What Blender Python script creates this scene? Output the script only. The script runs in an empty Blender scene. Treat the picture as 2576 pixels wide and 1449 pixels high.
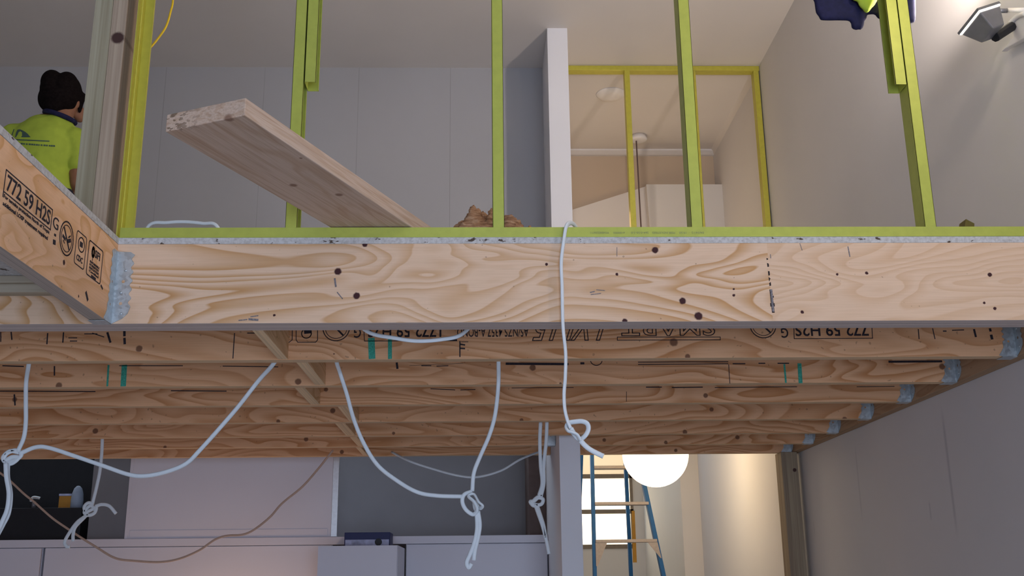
import bpy, bmesh, math, random
from mathutils import Vector, Matrix, Quaternion
random.seed(7)
D = bpy.data; SC = bpy.context.scene; COL = SC.collection

# ------------------------------------------------------------------ camera
FPX = 2639.519; PITCH, YAW, ROLL = 0.27499346, 0.03000916, -0.01126884
EYE = Vector((0, 0, 1.6))
def cam_axes():
    cp, sp, c, s = math.cos(PITCH), math.sin(PITCH), math.cos(YAW), math.sin(YAW)
    f = Vector((s*cp, c*cp, sp)); r = Vector((c, -s, 0)); u = r.cross(f)
    cr, sr = math.cos(ROLL), math.sin(ROLL)
    return cr*r + sr*u, -sr*r + cr*u, f
CR, CU, CF = cam_axes()
cam = D.objects.new('camera', D.cameras.new('camera')); COL.objects.link(cam)
cam.data.sensor_fit = 'HORIZONTAL'; cam.data.sensor_width = 36
cam.data.lens = FPX/2576*36; cam.data.clip_start = 0.05
cam.matrix_world = Matrix(((CR.x, CU.x, -CF.x, EYE.x), (CR.y, CU.y, -CF.y, EYE.y), (CR.z, CU.z, -CF.z, EYE.z), (0, 0, 0, 1)))
SC.camera = cam
def ray(px, py): return CR*((px-1288)/FPX) + CU*((724.5-py)/FPX) + CF
def PY(px, py, y): d = ray(px, py); return EYE + d*(y/d.y)
def PX(px, py, x): d = ray(px, py); return EYE + d*(x/d.x)
def PZ(px, py, z): d = ray(px, py); return EYE + d*((z-1.6)/d.z)

# ------------------------------------------------------------------ world, lights, exposure
SC.view_settings.view_transform = 'Standard'; SC.view_settings.look = 'None'
SC.view_settings.exposure = 0.0; SC.view_settings.gamma = 1.0
SC.view_settings.use_curve_mapping = False
w = D.worlds.new('world'); SC.world = w; w.use_nodes = True
w.node_tree.nodes['Background'].inputs[0].default_value = (0.72, 0.85, 1.0, 1)
w.node_tree.nodes['Background'].inputs[1].default_value = 1.6
def light(name, kind, loc, energy, color, aim=None, size=0.1, size_y=None, spot=None, blend=.5):
    l = D.lights.new(name, kind); l.energy = energy; l.color = color
    if kind == 'AREA':
        l.shape = 'RECTANGLE'; l.size = size; l.size_y = size_y or size
    elif kind in ('POINT', 'SPOT'): l.shadow_soft_size = size
    if spot: l.spot_size = spot; l.spot_blend = blend
    o = D.objects.new(name, l); COL.objects.link(o); o.location = loc
    if aim is not None: o.rotation_euler = (Vector(aim)-Vector(loc)).to_track_quat('-Z', 'Y').to_euler()
    return o
# daylight through an assumed glazed front of the room, behind the photographer
light('assumed_window_daylight', 'AREA', (0.55, -2.93, 1.55), 124, (0.63, 0.75, 1.0), (0.2, 3, 2.1), 2.3, 2.3)
# halogen floodlight clamped on the right wall, and an assumed second one out of view
light('floodlight_halogen', 'SPOT', (1.665, 3.115, 3.452), 115, (1.0, 0.86, 0.75), (0.6, 4.6, 4.9), .05, spot=math.radians(150), blend=.55)
light('assumed_second_floodlight', 'POINT', (1.42, 2.05, 3.66), 17, (1.0, 0.80, 0.62), size=.05)  # unseen source assumed for the shadow streak on the wall, no fitting modelled
# added wall glow, warm light in the upper hall, and an assumed warm light below the mezzanine
light('wall_glow_fill', 'POINT', (1.765, 3.22, 3.82), 2, (1.0, 0.86, 0.62), size=.03)  # unseen fill added for the wall glow above the floodlight
light('upper_hall_fill', 'POINT', (0.9, 6.9, 4.0), 2.5, (1.0, 0.66, 0.34), size=.1)  # warm point light added in mid-air, no fitting modelled
light('assumed_kitchen_light', 'POINT', (-1.5, 6.0, 1.15), 7, (1.0, 0.60, 0.32), size=.12)  # unseen warm source assumed for the tint on joists and cupboards, no fitting

# ------------------------------------------------------------------ material helpers
class NT:
    def __init__(s, name):
        s.m = D.materials.new(name); s.m.use_nodes = True; s.t = s.m.node_tree
        s.b = s.t.nodes['Principled BSDF']; s.pos = s.t.nodes.new('ShaderNodeNewGeometry').outputs['Position']
    def n(s, kind, ins=None, **props):
        nd = s.t.nodes.new('ShaderNode'+kind)
        for k, v in props.items(): setattr(nd, k, v)
        for k, v in (ins or {}).items():
            if isinstance(v, bpy.types.NodeSocket): s.t.links.new(v, nd.inputs[k])
            else: nd.inputs[k].default_value = v
        return nd
    def math(s, op, a, b=0.0, c=None):
        i = {0: a, 1: b}
        if c is not None: i[2] = c
        return s.n('Math', i, operation=op).outputs[0]
    def map(s, scale, loc=(0, 0, 0), rot=(0, 0, 0)):
        return s.n('Mapping', {'Vector': s.pos, 'Scale': scale, 'Location': loc, 'Rotation': rot}).outputs[0]
    def noise(s, vec, scale=1.0, detail=2.0, rough=.5, dist=0.0):
        return s.n('TexNoise', {'Vector': vec, 'Scale': scale, 'Detail': detail, 'Roughness': rough, 'Distortion': dist}).outputs[0]
    def ramp(s, f, stops):
        nd = s.n('ValToRGB', {0: f}); r = nd.color_ramp
        while len(r.elements) < len(stops): r.elements.new(.5)
        for e, (p, c) in zip(r.elements, stops): e.position = p; e.color = (*c, 1)
        return nd.outputs[0]
    def mix(s, f, a, b, mode='MIX'):
        nd = s.n('Mix', data_type='RGBA', blend_type=mode)
        for i, v in ((0, f), (6, a), (7, b)):
            if isinstance(v, bpy.types.NodeSocket): s.t.links.new(v, nd.inputs[i])
            else: nd.inputs[i].default_value = (*v, 1) if i and len(v) == 3 else v
        return nd.outputs[2]
    def out(s, col, rough=.7, bump=None, bs=.2, bd=.002, metal=0.0, spec=.3):
        if isinstance(col, bpy.types.NodeSocket): s.t.links.new(col, s.b.inputs['Base Color'])
        else: s.b.inputs['Base Color'].default_value = (*col, 1)
        if isinstance(rough, bpy.types.NodeSocket): s.t.links.new(rough, s.b.inputs['Roughness'])
        else: s.b.inputs['Roughness'].default_value = rough
        s.b.inputs['Metallic'].default_value = metal
        s.b.inputs['Specular IOR Level'].default_value = spec
        if bump is not None:
            bn = s.n('Bump', {'Height': bump, 'Strength': bs, 'Distance': bd})
            s.t.links.new(bn.outputs[0], s.b.inputs['Normal'])
        return s.m

def plain(name, c, rough=.6, metal=0.0, var=.06, sc=30, spec=.3):
    t = NT(name); f = t.noise(t.map((sc, sc, sc)))
    a = tuple(x*(1-var) for x in c); b = tuple(min(1, x*(1+var)) for x in c)
    return t.out(t.ramp(f, [(.3, a), (.7, b)]), rough, metal=metal, spec=spec)

def plaster(name, c, blotch=.03, joints=None):
    t = NT(name)
    f = t.noise(t.map((1.3, 1.3, 1.3)), detail=3)
    g = t.noise(t.map((260, 260, 260)), detail=1)
    a = tuple(x*(1-blotch) for x in c); b = tuple(min(1, x*(1+blotch)) for x in c)
    col = t.ramp(f, [(.3, a), (.7, b)])
    if joints:      # thin pencil-like sheet joints in the unpainted board, and screw heads
        xs, dark = joints
        x = t.n('SeparateXYZ', {0: t.pos})
        tot = None
        for v in xs:
            d = t.math('ABSOLUTE', t.math('SUBTRACT', x.outputs[0], v))
            k = t.math('LESS_THAN', d, .0022)
            tot = k if tot is None else t.math('MAXIMUM', tot, k)
        wob = t.noise(t.map((8, 8, 3)))
        tot = t.math('MULTIPLY', tot, t.math('MULTIPLY', wob, 1.0))
        col = t.mix(tot, col, dark)
    return t.out(col, .85, bump=g, bs=.08, bd=.001, spec=.2)

def knots_mask(t, knots, plane):
    tot = None
    xyz = t.n('SeparateXYZ', {0: t.pos})
    wob = t.math('MULTIPLY', t.math('SUBTRACT', t.noise(t.map((160, 160, 160))), .5), .004)
    for a, b, r in knots:
        u = xyz.outputs[0 if plane == 'Y' else 1]
        du = t.math('SUBTRACT', u, a); dv = t.math('SUBTRACT', xyz.outputs[2], b)
        d = t.math('SQRT', t.math('ADD', t.math('MULTIPLY', du, du), t.math('MULTIPLY', dv, dv)))
        d = t.math('ADD', d, wob)
        k = t.n('MapRange', {0: d, 1: r*.8, 2: r*1.15, 3: 1.0, 4: 0.0}).outputs[0]
        tot = k if tot is None else t.math('MAXIMUM', tot, k)
    return tot

def lvl(name, plane='Y', light_c=(.70, .52, .36), dark_c=(.56, .34, .18), seed=0.0, knots=(), joint=None, bands=9.0, sx=1.6, sz=11.0, contrast=1.0, edge=None, kcol=(.055, .018, .02), kf=1.0):
    """rotary-cut veneer on the wide faces (normal = plane), fine laminations on the thin faces"""
    t = NT(name)
    along = 'X' if plane == 'Y' else 'Y'
    sep = t.n('SeparateXYZ', {0: t.pos})
    u = sep.outputs[0 if along == 'X' else 1]; z = sep.outputs[2]
    if joint is not None:
        step = t.math('GREATER_THAN', u, joint)
        z2 = t.math('ADD', z, t.math('MULTIPLY', step, 7.3))
    else: z2 = z
    v = t.n('CombineXYZ', {0: t.math('MULTIPLY', u, sx), 1: t.math('MULTIPLY', z2, sz), 2: seed}).outputs[0]
    n1 = t.noise(v, 1.0, 2.0, .38, .5)
    fr = t.math('FRACT', t.math('MULTIPLY', n1, bands))
    rise = t.n('MapRange', {0: fr, 1: .30, 2: .92, 3: 0.0, 4: 1.0}).outputs[0]
    fall = t.n('MapRange', {0: fr, 1: .93, 2: 1.0, 3: 1.0, 4: 0.0}).outputs[0]
    ring = t.math('MULTIPLY', rise, fall)
    fade = t.noise(t.n('CombineXYZ', {0: t.math('MULTIPLY', u, 1.1), 1: t.math('MULTIPLY', z2, 3), 2: seed+5}).outputs[0], 1.0, 1.0)
    fade = t.n('MapRange', {0: fade, 1: .35, 2: .6, 3: .6, 4: 1.0}).outputs[0]
    ring = t.math('MULTIPLY', ring, t.math('MULTIPLY', fade, contrast))
    if joint is not None:
        ring = t.math('MULTIPLY', ring, t.math('SUBTRACT', 1.0, t.math('MULTIPLY', step, .62)))
    fine = t.noise(t.n('CombineXYZ', {0: t.math('MULTIPLY', u, 9), 1: t.math('MULTIPLY', z2, 260), 2: seed}).outputs[0], 1.0, 2.0)
    face = t.mix(ring, light_c, dark_c)
    face = t.mix(t.n('MapRange', {0: fine, 1: .35, 2: .75, 3: 0.0, 4: .13}).outputs[0], face, tuple(c*.6 for c in dark_c))
    speck = t.noise(t.map((90, 90, 90), (seed, 0, 0)), detail=0)
    face = t.mix(t.n('MapRange', {0: speck, 1: .81, 2: .84, 3: 0.0, 4: .4}).outputs[0], face, (.12, .06, .03))
    if joint is not None:
        jj = t.math('ABSOLUTE', t.math('SUBTRACT', t.math('ADD', u, t.math('MULTIPLY', z, .03)), joint+.03*2.44))
        jn = t.noise(t.map((30, 30, 60)), detail=1)
        wid = t.math('MULTIPLY', t.math('GREATER_THAN', jn, .52), .0025)
        low = t.math('MULTIPLY', t.math('LESS_THAN', z, 2.415), t.math('MULTIPLY', t.math('GREATER_THAN', z, 2.345), .004))
        face = t.mix(t.math('LESS_THAN', jj, t.math('ADD', wid, low)), face, (.03, .02, .02))
    if knots:
        face = t.mix(t.math('MULTIPLY', knots_mask(t, knots, plane), kf), face, kcol)
    # thin faces
    w_ = sep.outputs[1 if along == 'X' else 0]
    lam = t.noise(t.n('CombineXYZ', {0: t.math('MULTIPLY', u, 1.2), 1: t.math('MULTIPLY', w_, 210), 2: t.math('MULTIPLY', z, 210)}).outputs[0], 1.0, 1.0)
    e = edge or tuple(c*.86 for c in light_c)
    thin = t.ramp(lam, [(.3, tuple(c*.72 for c in e)), (.65, e)])
    nor = t.n('SeparateXYZ', {0: t.t.nodes['Geometry'].outputs['Normal'] if 'Geometry' in t.t.nodes else t.n('NewGeometry').outputs['Normal']})
    isf = t.math('GREATER_THAN', t.math('ABSOLUTE', nor.outputs[1 if plane == 'Y' else 0]), .6)
    col = t.mix(isf, thin, face)
    return t.out(col, .72, bump=fine, bs=.12, bd=.001, spec=.22)

def stud_wood(name, c1, c2, seed=0, knots=(), axis='Z'):
    t = NT(name)
    sc = {'Z': (150, 150, 2.2), 'X': (2.2, 150, 150), 'Y': (150, 2.2, 150)}[axis]
    f = t.noise(t.map(sc, (seed, seed, 0)), detail=3)
    g = t.noise(t.map(tuple(s*.22 for s in sc), (seed, 0, seed)), detail=2, dist=.4)
    col = t.ramp(t.math('ADD', t.math('MULTIPLY', f, .5), t.math('MULTIPLY', g, .5)), [(.36, c2), (.6, c1)])
    if knots: col = t.mix(knots_mask(t, knots, 'Y'), col, (.07, .035, .03))
    return t.out(col, .8, bump=f, bs=.25, bd=.001, spec=.2)

M = {}
M['wall'] = plaster('painted_wall', (.74, .71, .68))
M['wall_low'] = plaster('painted_wall_scuffed', (.64, .62, .63), .04)
M['ceil'] = plaster('painted_ceiling', (.72, .68, .65))
M['board'] = plaster('grey_plasterboard', (.46, .455, .47), .03, ([PY(p, 380, 6.31).x for p in (401, 655, 897, 1132)], (.30, .28, .28)))
M['partition'] = plaster('partition_paint', (.82, .82, .86), .01)
M['hall'] = plaster('hall_wall', (.60, .48, .36))
M['cream'] = plaster('cream_wall', (.78, .72, .64))
M['concrete'] = plaster('concrete_floor', (.60, .59, .59), .1)
M['trim'] = plain('white_trim', (.80, .78, .78), .5, var=.01)
M['white_lam'] = plain('white_laminate', (.69, .67, .73), .35, var=.01, sc=3)
M['grey_lam'] = plain('grey_cupboard_lining', (.23, .22, .23), .6, var=.03, sc=5)
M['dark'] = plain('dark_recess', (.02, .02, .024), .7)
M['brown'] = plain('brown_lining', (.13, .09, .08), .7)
M['alu'] = plain('brushed_aluminium', (.62, .64, .66), .35, .9, sc=60)
M['alu_dull'] = plain('dull_aluminium', (.42, .36, .31), .6, .3, sc=60)
M['steel'] = plain('lime_coated_steel', (.46, .51, .09), .42, .25, var=.05, sc=40, spec=.5)
M['steel_y'] = plain('yellow_green_coated_steel', (.56, .52, .07), .42, .25, var=.05, sc=40, spec=.5)
M['ink'] = plain('black_ink', (.028, .022, .03), .8, var=.4, sc=300)
M['ink_soft'] = plain('smudged_pencil', (.20, .18, .19), .8, var=.5, sc=200)
M['ink_faint'] = plain('faint_ink', (.25, .27, .12), .6, var=.1)
M['teal'] = plain('teal_crayon', (.05, .33, .24), .8, var=.3, sc=200)
M['cable'] = plain('white_pvc_cable', (.72, .78, .82), .45, var=.02)
M['cable_t'] = plain('tan_cord', (.52, .36, .27), .7, var=.05)
M['cable_y'] = plain('yellow_cord', (.85, .56, .02), .5, var=.05)
M['black'] = plain('black_plastic', (.015, .015, .018), .5)
M['grey_al'] = plain('grey_cast_housing', (.22, .22, .24), .45, .5)
M['hair'] = plain('black_hair', (.010, .007, .007), .95, var=.3, sc=90, spec=.05)
M['skin'] = plain('skin', (.30, .14, .08), .55)
M['navy'] = plain('navy_cloth', (.012, .013, .055), .85, var=.2, sc=60)
M['hiviz'] = plain('lime_hi_vis_cloth', (.42, .54, .06), .8, var=.05, sc=25)
M['blue_frp'] = plain('blue_fibreglass', (.02, .12, .30), .5)
M['orange'] = plain('orange_sticker', (.50, .25, .03), .5)
M['bluebox'] = plain('dark_blue_card', (.02, .025, .10), .5)
M['paleblue'] = plain('pale_card', (.42, .45, .62), .6, var=.3, sc=25)
M['yellowpack'] = plain('amber_pack', (.50, .24, .04), .6)
M['bottle'] = plain('pale_blue_plastic', (.34, .40, .50), .4)
M['boot'] = plain('brown_boot_leather', (.09, .05, .03), .6)
M['khaki'] = plain('dark_work_trousers', (.03, .03, .05), .9)

t = NT('galvanised_steel')
v = t.n('TexVoronoi', {'Vector': t.map((110, 110, 110)), 'Scale': 1.0}).outputs['Color']
vv = t.n('SeparateColor', {0: v}).outputs[0]
M['galv'] = t.out(t.ramp(vv, [(0, (.42, .47, .50)), (1, (.55, .61, .64))]), t.n('MapRange', {0: vv, 3: .36, 4: .5}).outputs[0], metal=.7, spec=.5)

t = NT('chipboard_edge')
f = t.noise(t.map((90, 90, 90)), detail=3, rough=.6); g = t.noise(t.map((22, 22, 45)), detail=3, rough=.7)
col = t.ramp(f, [(.3, (.42, .40, .38)), (.6, (.60, .59, .58))])
col = t.mix(t.n('MapRange', {0: g, 1: .62, 2: .66, 3: 0.0, 4: .95}).outputs[0], col, (.07, .045, .03))
M['chip'] = t.out(col, .9, bump=f, bs=.6, bd=.002)

t = NT('glasswool')
f = t.noise(t.map((26, 26, 160), rot=(.5, .9, 0)), detail=4, rough=.65)
M['wool'] = t.out(t.ramp(f, [(.3, (.16, .07, .035)), (.52, (.40, .22, .12)), (.72, (.62, .42, .27))]), 1.0, bump=f, bs=1.0, bd=.006)

def emit(name, c, s):
    t = NT(name); t.b.inputs['Emission Color'].default_value = (*c, 1); t.b.inputs['Emission Strength'].default_value = s
    return t.out(c, .5)
M['globe'] = emit('lit_opal_glass', (1.0, .76, .46), 8.0)
M['halogen'] = emit('lit_halogen_glass', (1.0, .93, .78), 14)
M['blind'] = emit('glowing_cream_blind', (1.0, .80, .52), .62)  # emission stands in for daylight coming through the blind

# ------------------------------------------------------------------ geometry helpers
def new_obj(name, me, mat, parent=None, loc=None):
    """mesh data in world coordinates; the origin moves to loc (or the bounds' base centre)"""
    if loc is None:
        xs = [v.co for v in me.vertices]
        lo = Vector((min(c.x for c in xs), min(c.y for c in xs), min(c.z for c in xs)))
        hi = Vector((max(c.x for c in xs), max(c.y for c in xs), max(c.z for c in xs)))
        loc = Vector(((lo.x+hi.x)/2, (lo.y+hi.y)/2, lo.z))
    me.transform(Matrix.Translation(-Vector(loc)))
    o = D.objects.new(name, me); COL.objects.link(o)
    for m in (mat if isinstance(mat, (list, tuple)) else [mat]): me.materials.append(m)
    if parent is not None:
        o.parent = parent; o.location = Vector(loc) - abs_loc(parent)
    else: o.location = loc
    return o
def abs_loc(o):
    l = Vector(o.location)
    while o.parent: o = o.parent; l += o.location
    return l
def bm_obj(name, bm, mat, parent=None, smooth=False, bevel=0, loc=None):
    bmesh.ops.recalc_face_normals(bm, faces=bm.faces)
    me = D.meshes.new(name); bm.to_mesh(me); bm.free()
    if smooth:
        for p in me.polygons: p.use_smooth = True
    o = new_obj(name, me, mat, parent, loc)
    if bevel:
        b = o.modifiers.new('bevel', 'BEVEL'); b.width = bevel; b.segments = 2; b.limit_method = 'ANGLE'
    return o
def tag(o, label=None, cat=None, group=None, kind=None):
    if label: o['label'] = label
    if cat: o['category'] = cat
    if group: o['group'] = group
    if kind: o['kind'] = kind
    return o
def thing(name, label, cat, loc, group=None):
    o = D.objects.new(name, None); COL.objects.link(o); o.location = loc; o.empty_display_size = .05
    return tag(o, label, cat, group)
def box(bm, x0, x1, y0, y1, z0, z1):
    vs = [bm.verts.new(c) for c in ((x0,y0,z0),(x1,y0,z0),(x1,y1,z0),(x0,y1,z0),(x0,y0,z1),(x1,y0,z1),(x1,y1,z1),(x0,y1,z1))]
    for f in ((3,2,1,0),(4,5,6,7),(0,1,5,4),(1,2,6,5),(2,3,7,6),(3,0,4,7)): bm.faces.new([vs[i] for i in f])
    return vs
def hexa(bm, pts):
    vs = [bm.verts.new(c) for c in pts]
    for f in ((3,2,1,0),(4,5,6,7),(0,1,5,4),(1,2,6,5),(2,3,7,6),(3,0,4,7)): bm.faces.new([vs[i] for i in f])
def B(*args):
    bm = bmesh.new(); box(bm, *args); return bm
def bar(bm, p, q, w, n, th=.0006):
    """flat strip p->q of width w lying on a plane of normal n"""
    p, q, n = Vector(p), Vector(q), Vector(n).normalized()
    d = (q-p)
    if d.length < 1e-6: return
    s = d.normalized().cross(n).normalized()*(w/2); h = n*th
    hexa(bm, [p-s, q-s, q+s, p+s, p-s+h, q-s+h, q+s+h, p+s+h])
def poly(bm, pts, w, n, closed=False, th=.0006):
    L = list(pts)+([pts[0]] if closed else [])
    for a, b in zip(L, L[1:]):
        e = (Vector(b)-Vector(a)).normalized()*(w*.4)
        bar(bm, Vector(a)-e, Vector(b)+e, w, n, th)
def flush(name, mat, parent):
    global bm
    if len(bm.verts): bm_obj(name, bm, mat, parent)
    else: bm.free()
    bm = bmesh.new()
def ellipse(c, r, u, a, b, n=28, t0=0, t1=2*math.pi):
    return [Vector(c)+Vector(r)*(a*math.cos(t0+(t1-t0)*i/n))+Vector(u)*(b*math.sin(t0+(t1-t0)*i/n)) for i in range(n+1)]
def catmull(pts, sub=8):
    P = [Vector(p) for p in pts]; P = [P[0]*2-P[1]]+P+[P[-1]*2-P[-2]]; out = []
    for i in range(1, len(P)-2):
        for k in range(sub):
            t = k/sub; a, b, c, d = P[i-1:i+3]
            out.append(.5*((2*b)+(c-a)*t+(2*a-5*b+4*c-d)*t*t+(-a+3*b-3*c+d)*t**3))
    out.append(P[-2]); return out
def tube(bm, pts, r, seg=10, flat=1.0, taper=None, smooth_pts=True, sub=8):
    L = catmull(pts, sub) if smooth_pts and len(pts) > 2 else [Vector(p) for p in pts]
    rings = []; prev = None
    for i, p in enumerate(L):
        d = (L[min(i+1, len(L)-1)]-L[max(i-1, 0)])
        if d.length < 1e-9: d = Vector((0, 0, 1))
        d.normalize()
        if prev is None:
            a = Vector((0, 1, 0)) if abs(d.y) < .9 else Vector((1, 0, 0))
            s = d.cross(a).normalized()
        else:
            s = (prev-d*prev.dot(d)).normalized()
        prev = s; t_ = d.cross(s)
        rr = r if taper is None else r*(taper[0]+(taper[1]-taper[0])*i/(len(L)-1))
        rings.append([bm.verts.new(p+s*(rr*math.cos(2*math.pi*k/seg))+t_*(rr*flat*math.sin(2*math.pi*k/seg))) for k in range(seg)])
    for a, b in zip(rings, rings[1:]):
        for k in range(seg): bm.faces.new((a[k], a[(k+1) % seg], b[(k+1) % seg], b[k]))
    bm.faces.new(rings[0][::-1]); bm.faces.new(rings[-1])
def lathe(bm, prof, c, seg=28, axis='Z'):
    rings = []
    for r, h in prof:
        ring = []
        for k in range(seg):
            a = 2*math.pi*k/seg
            ring.append(bm.verts.new((c[0]+r*math.cos(a), c[1]+r*math.sin(a), c[2]+h)))
        rings.append(ring)
    for a, b in zip(rings, rings[1:]):
        for k in range(seg): bm.faces.new((a[k], a[(k+1) % seg], b[(k+1) % seg], b[k]))
    bm.faces.new(rings[0][::-1]); bm.faces.new(rings[-1])
def prism(bm, pts, off):
    off = Vector(off); a = [bm.verts.new(p) for p in pts]; b = [bm.verts.new(Vector(p)+off) for p in pts]
    bm.faces.new(a); bm.faces.new(b[::-1]); n = len(a)
    for i in range(n): bm.faces.new((a[i], a[(i+1) % n], b[(i+1) % n], b[i]))
def eval_mesh(o):
    dg = bpy.context.evaluated_depsgraph_get(); dg.update()
    me = D.meshes.new_from_object(o.evaluated_get(dg)); return me
def plate(bm, outline, holes, O, R, U, th):
    """flat sheet with real holes: outline/holes in (u,v) on the frame O,R,U"""
    cu = D.curves.new('tmp', 'CURVE'); cu.dimensions = '2D'; cu.fill_mode = 'BOTH'; cu.extrude = th/2
    for L in [outline]+holes:
        sp = cu.splines.new('POLY'); sp.points.add(len(L)-1); sp.use_cyclic_u = True
        for p, q in zip(sp.points, L): p.co = (q[0], q[1], 0, 1)
    o = D.objects.new('tmp', cu); COL.objects.link(o); me = eval_mesh(o)
    R, U = Vector(R).normalized(), Vector(U).normalized(); N = R.cross(U); O = Vector(O)
    me.transform(Matrix(((R.x, U.x, N.x, O.x), (R.y, U.y, N.y, O.y), (R.z, U.z, N.z, O.z), (0, 0, 0, 1))))
    bm.from_mesh(me); D.objects.remove(o); D.curves.remove(cu); D.meshes.remove(me)
def letters(bm, body, O, R, U, w, h, outline=0.0, shear=0.0, th=.0006, bold=0.0):
    """lettering whose bounds are fitted to w x h on the frame O (lower left), R, U"""
    cu = D.curves.new('tmp', 'FONT'); cu.body = body; cu.size = 1; cu.shear = shear; cu.offset = bold
    if outline: cu.fill_mode = 'NONE'; cu.bevel_depth = outline; cu.bevel_resolution = 0; cu.resolution_u = 4
    else: cu.resolution_u = 3
    o = D.objects.new('tmp', cu); COL.objects.link(o); me = eval_mesh(o)
    vs = [v.co for v in me.vertices]
    x0, x1 = min(v.x for v in vs), max(v.x for v in vs); y0, y1 = min(v.y for v in vs), max(v.y for v in vs)
    R, U = Vector(R).normalized(), Vector(U).normalized(); N = R.cross(U); O = Vector(O)
    tmp = bmesh.new(); tmp.from_mesh(me)
    if not outline:
        r = bmesh.ops.extrude_face_region(tmp, geom=tmp.faces[:])
        for e in r['geom']:
            if isinstance(e, bmesh.types.BMVert): e.co.z = 1.0
    for v in tmp.verts:
        zz = th*(v.co.z if not outline else (.5+.5*max(-1, min(1, v.co.z/outline))))
        v.co = O + R*((v.co.x-x0)/(x1-x0)*w) + U*((v.co.y-y0)/(y1-y0)*h) + N*zz
    tm = D.meshes.new('t'); tmp.to_mesh(tm); tmp.free(); bm.from_mesh(tm)
    D.meshes.remove(tm); D.meshes.remove(me); D.objects.remove(o); D.curves.remove(cu)
def blob(name, prims, voxel, mat, parent=None, smooth=6, disp=None, loc=None):
    """one continuous skin grown over tapered capsules and ellipsoids"""
    bm = bmesh.new()
    for p in prims:
        if p[0] == 'c':
            _, a, b, r1, r2 = p; a, b = Vector(a), Vector(b); d = b-a; n = max(2, int(d.length/(min(r1, r2)*.6)))
            for i in range(n+1):
                t = i/n; r = r1+(r2-r1)*t
                bmesh.ops.create_icosphere(bm, subdivisions=2 if r > .02 else 1, radius=r, matrix=Matrix.Translation(a+d*t))
        else:
            _, c, r, *rot = p
            m = Matrix.Translation(Vector(c))
            if rot: m = m @ rot[0].to_4x4()
            m = m @ Matrix.Diagonal((*r, 1))
            bmesh.ops.create_icosphere(bm, subdivisions=3, radius=1, matrix=m)
    me = D.meshes.new(name); bm.to_mesh(me); bm.free()
    o = D.objects.new('tmp', me); COL.objects.link(o)
    rm = o.modifiers.new('r', 'REMESH'); rm.mode = 'VOXEL'; rm.voxel_size = voxel
    sm = o.modifiers.new('s', 'SMOOTH'); sm.iterations = smooth; sm.factor = .5
    if disp:
        tx = D.textures.new(name, 'CLOUDS'); tx.noise_scale = disp[0]
        dm = o.modifiers.new('d', 'DISPLACE'); dm.texture = tx; dm.strength = disp[1]; dm.mid_level = .5; dm.texture_coords = 'GLOBAL'
    me2 = eval_mesh(o); D.objects.remove(o); D.meshes.remove(me)
    for p in me2.polygons: p.use_smooth = True
    me2.name = name
    return new_obj(name, me2, mat, parent, loc)
def struct(name, bm, mat, bevel=0):
    return tag(bm_obj(name, bm, mat, bevel=bevel), kind='structure')
def solo(name, bm, mat, label, cat, group=None, smooth=False, bevel=0):
    return tag(bm_obj(name, bm, mat, smooth=smooth, bevel=bevel), label, cat, group)

# ------------------------------------------------------------------ key measures (metres)
W = 1.85            # right wall
ZB, ZT = 2.32, 2.557  # underside / top of joists
ZF = 2.576          # mezzanine floor surface
YF = 2.911          # front face of the main beam
ZC = 4.90           # upper ceiling
XL = -1.048         # right face of the trimmer on the left
XW = -4.2           # left wall
YB = 6.31           # upper back wall
LX = 1.803          # inner face of the wall ledger

# ------------------------------------------------------------------ room shell
struct('floor', B(XW, W+.1, -3.1, 11.4, -.1, 0), M['concrete'])
struct('ceiling', B(XW, W+.1, -3.1, 7.83, ZC, ZC+.1), M['ceil'])
bm = B(W, W+.1, -3.1, 9.03, 0, ZC); 
t = NT('painted_wall_right'); sp = t.n('SeparateXYZ', {0: t.pos}); col = t.ramp(t.noise(t.map((1.3, 1.3, 1.3)), detail=3), [(.3, (.695, .68, .69)), (.7, (.735, .72, .73))])
for px, py0, py1, hw, k in ((2160, 1130, 1300, .010, .22), (2388, 1040, 1330, .011, .38), (2340, 1262, 1308, .007, .30), (2048, 1310, 1345, .008, .2)):
    y0 = PX(px, (py0+py1)/2, W).y; z0, z1 = PX(px, py1, W).z, PX(px, py0, W).z
    dy = t.n('MapRange', {0: t.math('ABSOLUTE', t.math('SUBTRACT', sp.outputs[1], y0)), 1: 0.0, 2: hw*1.5, 3: 1.0, 4: 0.0}).outputs[0]
    dz = t.n('MapRange', {0: t.math('ABSOLUTE', t.math('SUBTRACT', sp.outputs[2], (z0+z1)/2)), 1: (z1-z0)*.35, 2: (z1-z0)*.6, 3: 1.0, 4: 0.0}).outputs[0]
    col = t.mix(t.math('MULTIPLY', t.math('MULTIPLY', dy, dz), k), col, (.25, .25, .30))
struct('wall_right', bm, t.out(col, .85, bump=t.noise(t.map((260, 260, 260)), detail=1), bs=.08, bd=.001, spec=.2))
struct('wall_left', B(XW-.1, XW, -3.1, 7.4, 0, ZC), M['wall'])
bm = bmesh.new()     # front wall with an assumed tall glazed opening, behind the photographer
box(bm, XW, -.65, -3.1, -3.0, 0, ZC); box(bm, 1.75, W, -3.1, -3.0, 0, ZC); box(bm, -.65, 1.75, -3.1, -3.0, 2.75, ZC); box(bm, -.65, 1.75, -3.1, -3.0, 0, .35)
struct('wall_front', bm, M['wall'])
bm = bmesh.new()
for x in (-.65, .13, .93, 1.71): box(bm, x, x+.04, -3.08, -3.02, .35, 2.75)
for z in (.35, 1.6, 2.71): box(bm, -.65, 1.75, -3.08, -3.02, z, z+.04)
struct('window_1', bm, M['alu'])
bm = B(XW, .408, YB, YB+.10, ZF, ZC); struct('wall_back', bm, M['board'])
struct('wall_partition_upper', B(.408, .533, 5.787, 7.73, ZF, ZC), M['partition'], .002)
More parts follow.
